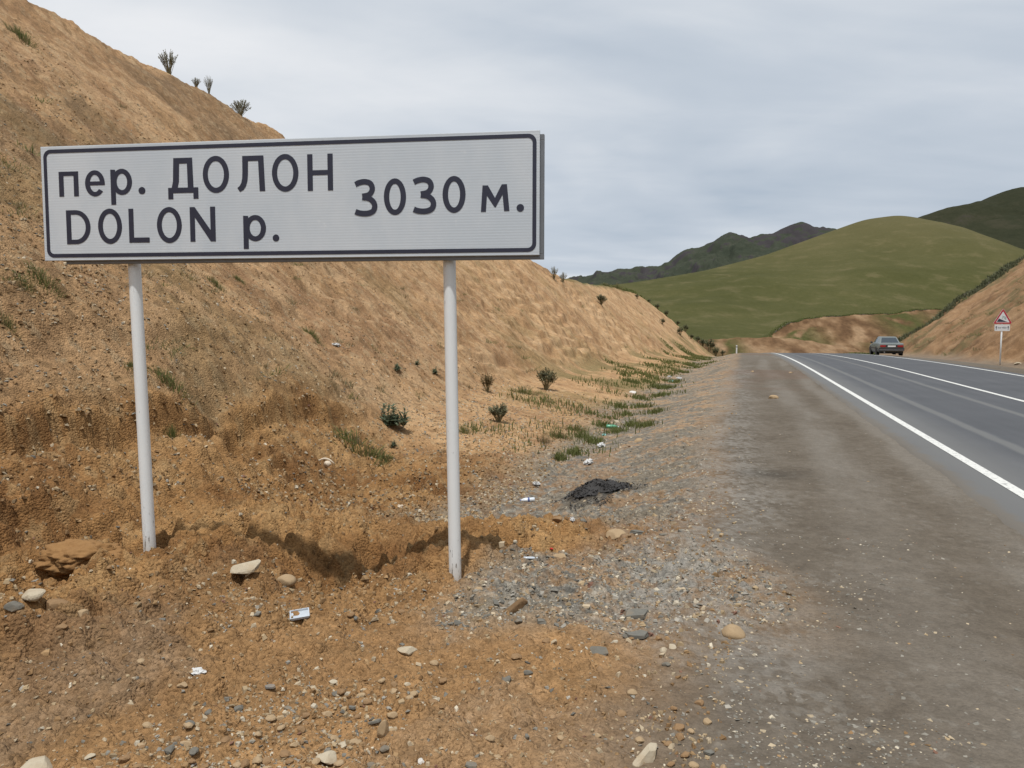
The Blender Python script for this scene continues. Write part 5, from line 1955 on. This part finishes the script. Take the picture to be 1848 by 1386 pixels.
def build_ash():
    g = random.Random(4)
    x0, y0 = 1.0, 9.1
    root = empty('ash_heap', (x0, y0, gz(x0, y0)))
    tag(root, 'heap of black ash and charred rubbish beside the ditch', 'ash heap')
    bm = bmesh.new()
    n = 26
    rings = []
    aa = np.tile(np.arange(n) * 2 * math.pi / n, 7)
    ff = 1 - np.repeat(np.arange(7) / 6, n)
    zs_ = ground(x0 + ff * np.cos(aa) * 0.33 * (1 + 0.2 * np.sin(3 * aa + 1) + 0.1 * np.sin(7 * aa)), y0 + ff * np.sin(aa) * 0.28 * (1 + 0.18 * np.sin(2 * aa + 2)))[0]
    for i in range(7):
        f = i / 6
        ring = []
        for k in range(n):
            a = 2 * math.pi * k / n
            rx, ry = 0.33 * (1 + 0.2 * math.sin(3 * a + 1) + 0.1 * math.sin(7 * a)), 0.28 * (1 + 0.18 * math.sin(2 * a + 2))
            px, py = rx * math.cos(a) * (1 - f), ry * math.sin(a) * (1 - f)
            zz_ = zs_[i * n + k] - root.location.z
            ring.append(bm.verts.new((px, py, zz_ + 0.012 + 0.085 * (f ** 0.8) + g.uniform(-0.012, 0.022))))
        rings.append(ring)
    for i in range(6):
        for k in range(n):
            bm.faces.new((rings[i][k], rings[i][(k + 1) % n], rings[i + 1][(k + 1) % n], rings[i + 1][k]))
    bmesh.ops.remove_doubles(bm, verts=bm.verts[:], dist=0.004)
    bm_obj('ash', bm, M_char, root)
    bm = bmesh.new()
    scrap_xy = []
    for _ in range(900):
        a, q = g.uniform(0, 6.28), math.sqrt(g.uniform(0, 1)) * 1.05
        q *= 1 + 0.25 * math.sin(3 * a + 1) + 0.15 * math.sin(8 * a)
        scrap_xy.append((0.44 * q * math.cos(a), 0.42 * q * math.sin(a), q))
    scrap_z = ground(x0 + np.array([p[0] for p in scrap_xy]), y0 + np.array([p[1] for p in scrap_xy]))[0]
    for _ in range(900):
        px, py, q = scrap_xy[_]
        zz_ = scrap_z[_] - root.location.z + 0.018 + 0.085 * max(0, 1 - q) ** 0.8
        c_ = Vector((px, py, zz_))
        d = Vector((g.uniform(-1, 1), g.uniform(-1, 1), g.uniform(-0.2, 0.7))).normalized() * g.uniform(0.008, 0.034)
        e = d.cross(Vector((g.uniform(-1, 1), g.uniform(-1, 1), 1))).normalized() * g.uniform(0.004, 0.012)
        v = [bm.verts.new(c_ - d - e * 0.5), bm.verts.new(c_ + d * 0.2 - e), bm.verts.new(c_ + d), bm.verts.new(c_ + d * 0.1 + e)]
        bm.faces.new(v)
    o = bm_obj('charred_scraps', bm, M_char, root)
    tag(o, kind='stuff')


build_ash()


# ------------------------------------------------------------------ plants
def leaf_material(name, c0, c1):
    m, t, b = material(name)
    g = t.new('ShaderNodeNewGeometry')
    n = t.noise(g.outputs['Position'], 7.0, 3, 0.6)
    oi = t.new('ShaderNodeObjectInfo').outputs['Random']
    c = t.mix(n, c0, c1)
    c = t.mix(t.math('MULTIPLY', oi, 0.35), c, tuple(0.5 * (a + d) * 0.75 for a, d in zip(c0, c1)))
    t.put(b.inputs['Base Color'], c)
    b.inputs['Roughness'].default_value = 0.7
    b.inputs['Specular IOR Level'].default_value = 0.25
    tr = t.new('ShaderNodeBsdfTranslucent')
    t.put(tr.inputs['Color'], c)
    mx = t.new('ShaderNodeMixShader')
    mx.inputs[0].default_value = 0.42
    t.put(mx.inputs[1], b.outputs[0])
    t.put(mx.inputs[2], tr.outputs[0])
    out = next(q for q in t.n if q.type == 'OUTPUT_MATERIAL')
    t.put(out.inputs['Surface'], mx.outputs[0])
    return m


ML_blue = leaf_material('leaf_blue_green', (0.115, 0.151, 0.095), (0.203, 0.236, 0.155))
ML_green = leaf_material('leaf_green', (0.106, 0.131, 0.037), (0.206, 0.213, 0.077))
ML_grey = leaf_material('leaf_grey_green', (0.169, 0.178, 0.101), (0.290, 0.277, 0.176))
ML_dry = leaf_material('leaf_dry', (0.18, 0.135, 0.065), (0.27, 0.21, 0.11))
ML_dark = leaf_material('leaf_dark', (0.092, 0.104, 0.052), (0.175, 0.176, 0.100))
ML_sky = leaf_material('leaf_grey_brown', (0.218, 0.218, 0.152), (0.361, 0.342, 0.257))
ML_stem = simple('stem', (0.20, 0.17, 0.09), 0.8)


def leaf(bm, base, dirv, length, width, droop, r):
    """pointed leaf of three bent quads with a keel"""
    dirv = dirv.normalized()
    side = dirv.cross(Vector((0, 0, 1)))
    if side.length < 0.05:
        side = Vector((1, 0, 0))
    side.normalize()
    up = side.cross(dirv).normalized()
    pts = []
    for k, wf in enumerate((0.35, 1.0, 0.7, 0.0)):
        f = k / 3
        c_ = base + dirv * length * f - Vector((0, 0, 1)) * droop * length * f * f
        pts.append((c_ - side * width * wf / 2 + up * width * 0.18 * wf, c_, c_ + side * width * wf / 2 + up * width * 0.18 * wf))
    prev = None
    for k, (a, c_, b_) in enumerate(pts):
        cur = [bm.verts.new(a), bm.verts.new(c_), bm.verts.new(b_)] if k < 3 else [bm.verts.new(c_)]
        if prev:
            if k < 3:
                bm.faces.new((prev[0], prev[1], cur[1], cur[0]))
                bm.faces.new((prev[1], prev[2], cur[2], cur[1]))
            else:
                bm.faces.new((prev[0], prev[1], cur[0]))
                bm.faces.new((prev[1], prev[2], cur[0]))
        prev = cur


def blade(bm, base, lean, h, w_):
    a = random.uniform(0, 6.28)
    s = Vector((math.cos(a), math.sin(a), 0)) * w_ / 2
    m_ = base + lean * 0.35 + Vector((0, 0, h * 0.6))
    t_ = base + lean + Vector((0, 0, h))
    v = [bm.verts.new(base - s), bm.verts.new(base + s), bm.verts.new(m_ + s * 0.7), bm.verts.new(m_ - s * 0.7), bm.verts.new(t_)]
    bm.faces.new(v[:4])
    bm.faces.new((v[3], v[2], v[4]))


def ground_off(x0, y0, px, py, z0):
    return gz(x0 + px, y0 + py) - z0


def plant_tuft(nm, x, y, w_, asp, label, mats, n, cat_='plant', flat=1.0):
    z0 = gz(x, y)
    root = empty(nm, (x, y, z0))
    tag(root, label, cat_)
    h = w_ * asp
    xs = np.array([random.gauss(0, 0.26) * w_ for _ in range(n)])
    ys = np.array([random.gauss(0, 0.22) * w_ * flat for _ in range(n)])
    zs = ground(x + xs, y + ys)[0] - z0
    for mi, (mat, share, pn) in enumerate(mats):
        bm = bmesh.new()
        for k in range(n):
            if (k * 37 % 100) / 100.0 >= share[0] and (k * 37 % 100) / 100.0 < share[1]:
                e = 1 - min(1, math.hypot(xs[k], ys[k]) / (0.75 * w_))
                hh = h * random.uniform(0.35, 1.0) * (0.35 + 0.65 * e)
                lean = Vector((xs[k] * 0.5 + random.gauss(0, 0.12) * w_, ys[k] * 0.5 + random.gauss(0, 0.12) * w_, 0))
                blade(bm, Vector((xs[k], ys[k], zs[k] - 0.01)), lean, hh, max(0.006, w_ * 0.022))
        tag(bm_obj(pn, bm, mat, root), kind='stuff')
    return root


def plant_thistle(nm, x, y, w_, asp, label, mat):
    z0 = gz(x, y)
    root = empty(nm, (x, y, z0))
    tag(root, label, 'plant')
    big = w_ > 0.6
    bm, bs = bmesh.new(), bmesh.new()
    nl = 190 if big else 44
    cx = [(0, 0)] if not big else [(0, 0), (-0.22 * w_, 0.05), (0.24 * w_, -0.03), (0.05 * w_, 0.1), (-0.08 * w_, -0.1)]
    for k in range(nl):
        c_ = cx[k % len(cx)]
        a = random.uniform(0, 6.28)
        el = random.uniform(0.15, 1.25)
        d = Vector((math.cos(a) * math.cos(el), math.sin(a) * math.cos(el), math.sin(el)))
        L_ = w_ * random.uniform(0.22, 0.40) * (0.8 if big else 1.3)
        leaf(bm, Vector((c_[0], c_[1], 0.0 + (random.uniform(0, 0.12) * w_))), d, L_, L_ * 0.27, random.uniform(0.1, 0.45), random)
    for c_ in cx:
        top = Vector((c_[0] + random.uniform(-0.05, 0.05), c_[1], w_ * asp * random.uniform(0.7, 1.0)))
        tube(bs, [Vector((c_[0], c_[1], -0.02)), top], [w_ * 0.012, w_ * 0.006], 6)
        for _ in range(26):
            f = random.uniform(0.15, 1.0)
            a = random.uniform(0, 6.28)
            leaf(bm, Vector((c_[0], c_[1], 0)).lerp(top, f), Vector((math.cos(a), math.sin(a), 0.7)), w_ * 0.17, w_ * 0.045, 0.25, random)
    bm_obj('foliage', bm, mat, root)
    bm_obj('stem', bs, ML_stem, root)
    return root


def plant_bush(nm, x, y, w_, asp, label, mat, top_mat=None, n=26, leaves=13, leaf_len=0.11, ratio=0.34):
    z0 = gz(x, y)
    root = empty(nm, (x, y, z0))
    tag(root, label, 'bush')
    h = w_ * asp
    bm, bs, bt = bmesh.new(), bmesh.new(), bmesh.new()
    for k in range(n):
        a, q = random.uniform(0, 6.28), math.sqrt(random.uniform(0.0, 1))
        tip = Vector((0.50 * w_ * q * math.cos(a), 0.46 * w_ * q * math.sin(a), h * (0.45 + 0.55 * math.sqrt(max(0, 1 - q * q * 0.8))) * random.uniform(0.75, 1.05)))
        b0 = Vector((random.uniform(-0.06, 0.06) * w_, random.uniform(-0.06, 0.06) * w_, -0.03))
        mid = b0.lerp(tip, 0.5) + Vector((0, 0, 0.05 * h))
        tube(bs, [b0, mid, tip], [w_ * 0.011, w_ * 0.008, w_ * 0.004], 5)
        for j in range(leaves):
            f = random.uniform(0.35, 1.0)
            p = mid.lerp(tip, (f - 0.35) / 0.65)
            d = Vector((random.uniform(-1, 1), random.uniform(-1, 1), random.uniform(-0.2, 1)))
            leaf(bm, p, d, w_ * leaf_len * random.uniform(0.6, 1.2), w_ * leaf_len * ratio, 0.25, random)
        if top_mat:
            for j in range(5):
                d = Vector((random.uniform(-1, 1), random.uniform(-1, 1), random.uniform(0.0, 1)))
                leaf(bt, tip, d, w_ * 0.06, w_ * 0.035, 0.0, random)
    bm_obj('foliage', bm, mat, root)
    bm_obj('stem', bs, ML_stem, root)
    if top_mat:
        bm_obj('seed_head', bt, top_mat, root)
    else:
        bt.free()
    return root


for (x, y, w_, k_, asp, lb) in PLANTS:
    if k_ == 'thistle':
        plant_thistle('thistle', x, y, w_, asp * 0.6, lb, ML_blue)
    elif k_ == 'bush':
        plant_bush('thistle_bush', x, y, w_, asp, lb, ML_dry if 'dry brown' in lb else ML_grey, ML_dry if 'dry' in lb else None, 44, 24, 0.11, 0.5)
    elif k_ == 'skyline':
        plant_bush('skyline_bush', x, y + 0.1, w_, asp * 1.1, lb, ML_sky, None, 44, 20, 0.06, 0.75)
    elif k_ == 'patch':
        plant_tuft('grass_patch', x, y, w_, asp, lb, [(ML_green, (0, 0.72), 'green_blades'), (ML_dry, (0.72, 1.0), 'dry_blades')], 220, 'grass tuft', 0.8)
    else:
        dry = 'dry' in lb
        plant_tuft('weed_tuft', x, y, w_, asp, lb, [(ML_dry if dry else ML_green, (0, 0.85), 'blades'), (ML_dry, (0.85, 1.0), 'dry_blades')], 130, 'weed')


# copies of small plants: ridge bushes and weeds on the slope
def copy_tree(o, parent=None):
    c = o.copy()
    col.objects.link(c)
    c.parent = parent
    for ch in list(o.children):
        copy_tree(ch, c)
    return c


ORD = ('first second third fourth fifth sixth seventh eighth ninth tenth eleventh twelfth thirteenth fourteenth').split()
bush0 = None
for i_, (x, y, w_) in enumerate(RIDGE_BUSHES):
    if bush0 is None:
        bush0 = plant_bush('ridge_bush', x, y, w_, 0.9, 'small bush on the far edge of the left slope, first from the top', ML_dark, None, 22, 14, 0.20)
        bush0['group'] = 'bushes along the far edge of the left slope'
        w0 = w_
        continue
    c_ = copy_tree(bush0)
    c_['label'] = 'small bush on the far edge of the left slope, %s from the top' % ORD[i_]
    c_.location = (x, y, gz(x, y) - 0.05)
    k_ = w_ / w0
    c_.scale = (k_, k_, k_ * random.uniform(0.75, 1.1))
    c_.rotation_euler = (0, 0, random.uniform(0, 6.28))

g_ = np.random.default_rng(12)
protos = []
for q in range(4):
    dry = q in (1, 3)
    lbl = 'small dry brown tuft on the tan cut slope' if dry else 'small olive green tuft on the tan cut slope'
    protos.append(plant_tuft('slope_tuft', -3.0 + 1.9 * q, 17.0 + q * 2.3, 0.30, 0.55, lbl,
                             [(ML_dry if dry else ML_green, (0, 0.8), 'blades'), (ML_grey, (0.8, 1.0), 'pale_blades')], 60, 'weed'))
    protos[-1]['group'] = 'dry tufts on the cut slope' if dry else 'green tufts on the cut slope'
cnt = 0
while cnt < 150:
    a, r_ = math.radians(g_.uniform(-36, 12)), math.exp(g_.uniform(math.log(9), math.log(60)))
    x, y = math.sin(a) * r_, math.cos(a) * r_
    zz_, zn_ = ground(np.array([x]), np.array([y]))
    l_, d_ = float(zn_['lat'][0]), float(zn_['along'][0])
    dens_ = float(fbm(np.array([x * 0.3]), np.array([y * 0.3]), 3, 401)[0]) * 0.5 + 0.5
    low_ = 1.0 if (l_ < 13.5) else 0.35
    if zn_['cut'][0] < 0.4 or zn_['dug'][0] > 0.35 or g_.uniform() > low_ * (0.2 + 1.3 * max(0, dens_ - 0.35)):
        continue
    c_ = copy_tree(protos[int(g_.integers(0, 4))])
    t_ = x / y
    base_ = 'small dry brown tuft' if 'dry' in c_['label'] else 'small olive green tuft'
    if y > 34:
        pl_ = 'far along the cut slope'
    elif l_ > 15:
        pl_ = 'high on the slope behind the sign'
    else:
        pl_ = 'low on slope ' + ('left of the left pole' if t_ < -0.48 else 'between the poles' if t_ < -0.08 else 'right of the right pole')
    c_['label'] = base_ + ' ' + pl_
    c_['group'] = base_ + 's ' + pl_
    s_ = g_.uniform(0.45, 1.25) * (1 + 0.012 * r_)
    c_.location = (x, y, float(zz_[0]) - 0.02)
    c_.scale = (s_ * 1.3, s_ * 1.3, s_ * 0.8)
    c_.rotation_euler = (0, 0, g_.uniform(0, 6.28))
    cnt += 1


cnt = 0
while cnt < 70:
    d_, lr2 = g_.uniform(30, 86), g_.uniform(11.5, 24)
    x, y = to_xy(-lr2, d_)
    if g_.uniform() > 0.25 + 0.75 * (lr2 < 16):
        continue
    c_ = copy_tree(protos[int(g_.integers(0, 4))])
    base_ = 'small dry brown tuft' if 'dry' in c_['label'] else 'small olive green tuft'
    pl_ = 'on the right bank, ' + ('behind the warning sign' if d_ < 55 else 'beyond the parked car')
    c_['label'] = base_ + ' ' + pl_
    c_['group'] = base_ + 's ' + pl_
    s_ = g_.uniform(1.0, 3.2)
    c_.location = (x, y, gz(x, y) - 0.02)
    c_.scale = (s_ * 1.5, s_ * 1.5, s_ * 0.7)
    c_.rotation_euler = (0, 0, g_.uniform(0, 6.28))
    cnt += 1


# ------------------------------------------------------------------ grass that cannot be counted
def grass_mass(name, label, pts, mat, hmin, hmax, wmul=1.0):
    n = len(pts)
    g = np.random.default_rng(len(pts))
    x, y = pts[:, 0], pts[:, 1]
    z = pts[:, 2] if pts.shape[1] > 2 else ground(x, y)[0]
    r = np.hypot(x, y)
    a = g.uniform(0, 6.28, n)
    h = g.uniform(hmin, hmax, n)
    w_ = np.maximum(0.006, r * 0.0007) * wmul
    lx, ly = g.normal(0, 0.35, n) * h, g.normal(0, 0.35, n) * h
    s = np.column_stack([np.cos(a) * w_, np.sin(a) * w_, np.zeros(n)])
    b0 = np.column_stack([x, y, z - 0.02])
    mid = b0 + np.column_stack([lx * 0.35, ly * 0.35, h * 0.6])
    tip = b0 + np.column_stack([lx, ly, h])
    V = np.stack([b0 - s, b0 + s, mid + s * 0.7, mid - s * 0.7, tip], axis=1).reshape(-1, 3)
    k = np.arange(n)[:, None] * 5
    F = np.concatenate([k + np.array([[0, 1, 2]]), k + np.array([[0, 2, 3]]), k + np.array([[3, 2, 4]])])
    o = link(bpy.data.objects.new(name, np_mesh(name, V, F, mat, False)))
    return tag(o, label, 'grass', kind='stuff')


pts = []
g_ = np.random.default_rng(31)
for (x, y, w_) in DITCH_GRASS:
    m_ = 140
    pts.append(np.column_stack([x + g_.normal(0, 0.34, m_) * w_, y + g_.normal(0, 0.5, m_) * w_]))
for _ in range(70):
    d_, l_ = g_.uniform(12, 75), g_.normal(6.6, 0.9)
    cx_, cy_ = to_xy(l_, d_)
    m_ = 70
    w_ = g_.uniform(0.4, 1.3)
    pts.append(np.column_stack([cx_ + g_.normal(0, 0.32, m_) * w_, cy_ + g_.normal(0, 0.5, m_) * w_]))
grass_mass('ditch_grass', 'patchy green grass growing along the ditch beside the shoulder', np.vstack(pts), ML_green, 0.05, 0.19)

# turf along the top of the right bank and over its far end
lrr = g_.uniform(11.5, 34, 9000)
dd = 89.3 + g_.normal(0, 1.0, 9000) + g_.exponential(1.0, 9000)
tx, ty = to_xy(-lrr, dd)
grass_mass('bank_turf', 'dark green turf along the top of the right bank', np.column_stack([tx, ty]), ML_dark, 0.15, 0.55, 1.3)
lrr = g_.uniform(9, 24, 7000)
dd = 91 + g_.exponential(5, 7000)
tx, ty = to_xy(-lrr, dd)
grass_mass('bank_end_grass', 'fresh green grass on the far end of the right bank', np.column_stack([tx, ty]), ML_green, 0.1, 0.35, 1.2)
k_ = g_.integers(0, len(crest_far), 4000)
cf = crest_far[k_] + np.column_stack([g_.normal(0, 0.25, 4000), g_.uniform(-0.2, 1.5, 4000), np.zeros(4000)])
grass_mass('far_turf', 'turf edge along the top of the far cut slope', cf, ML_green, 0.08, 0.30, 1.0)
dl = g_.uniform(88, 102, 5000)
ll = g_.uniform(9, 19, 5000)
tx, ty = to_xy(ll, dl)
zt, znt = ground(tx, ty)
sel_ = znt['grass'] > 0.3
grass_mass('ridge_turf', 'grass on the far shoulder of the left slope', np.column_stack([tx, ty])[sel_], ML_green, 0.1, 0.4, 1.2)


# dark lip under the turf of the cut edges: topsoil and painted-in shadow
def sod_lip(name, line, mat, parent_kind='structure', thick=0.4, out=0.35):
    p = smooth_line(np.array(line, float).copy(), 2)
    n = len(p)
    rows = []
    for (oy, oz) in ((0.3, 0.10), (-out * 0.6, 0.06), (-out, -0.05), (-out * 0.75, -thick), (0.25, -thick * 0.8)):
        q = p.copy()
        wv = 1 + 0.5 * fbm(p[:, 0] * 1.1, p[:, 1] * 1.1 + oz * 7, 3, 71)
        wv = wv * sstep(-0.35, 0.1, fbm(p[:, 0] * 0.45, p[:, 1] * 0.45, 3, 73))
        q[:, 1] += oy * wv
        q[:, 2] += oz * wv
        rows.append(q)
    P = np.stack(rows)
    i = np.arange(4)[:, None] * n
    j = np.arange(n - 1)[None, :]
    F = np.stack([i + j, i + j + 1, i + n + j + 1, i + n + j], axis=-1).reshape(-1, 4)
    o = link(bpy.data.objects.new(name, np_mesh(name, P.reshape(-1, 3), F, mat, True)))
    return tag(o, kind=parent_kind)


M_humus_shade = simple('humus_and_shade', (0.055, 0.046, 0.028), 0.95, var=0.4, scale=3)  # dark tone carries the shadow below the turf as well as the topsoil
sod_lip('far_sod_edge', crest_far, M_humus_shade, thick=0.22, out=0.15)
lr_ = np.linspace(11.9, 34, 120)
bx, by = to_xy(-lr_, np.full(120, 89.0) + 0.8 * fbm(lr_ * 0.4, lr_ * 0, 3, 8))
sod_lip('bank_sod_edge', np.column_stack([bx, by, ground(bx, by)[0] + 0.1]), M_humus_shade, thick=0.45, out=0.35)


# ------------------------------------------------------------------ look-alikes are told apart by their order from left to right
ORD_W = ('first second third fourth fifth sixth seventh eighth ninth tenth eleventh twelfth thirteenth fourteenth fifteenth sixteenth '
         'seventeenth eighteenth nineteenth twentieth').split()
fam = {}
for o in scene.objects:
    if o.parent is None and 'label' in o and o.get('group'):
        fam.setdefault(o['label'], []).append(o)
for lb, obs in fam.items():
    if len(obs) > 1:
        obs.sort(key=lambda q: math.atan2(q.location.x, q.location.y))
        for i_, o in enumerate(obs):
            nth = ORD_W[i_] if i_ < 20 else '%d%s' % (i_ + 1, {1: 'st', 2: 'nd', 3: 'rd'}.get((i_ + 1) % 10, 'th'))
            o['label'] = '%s, %s from left' % (lb, nth)
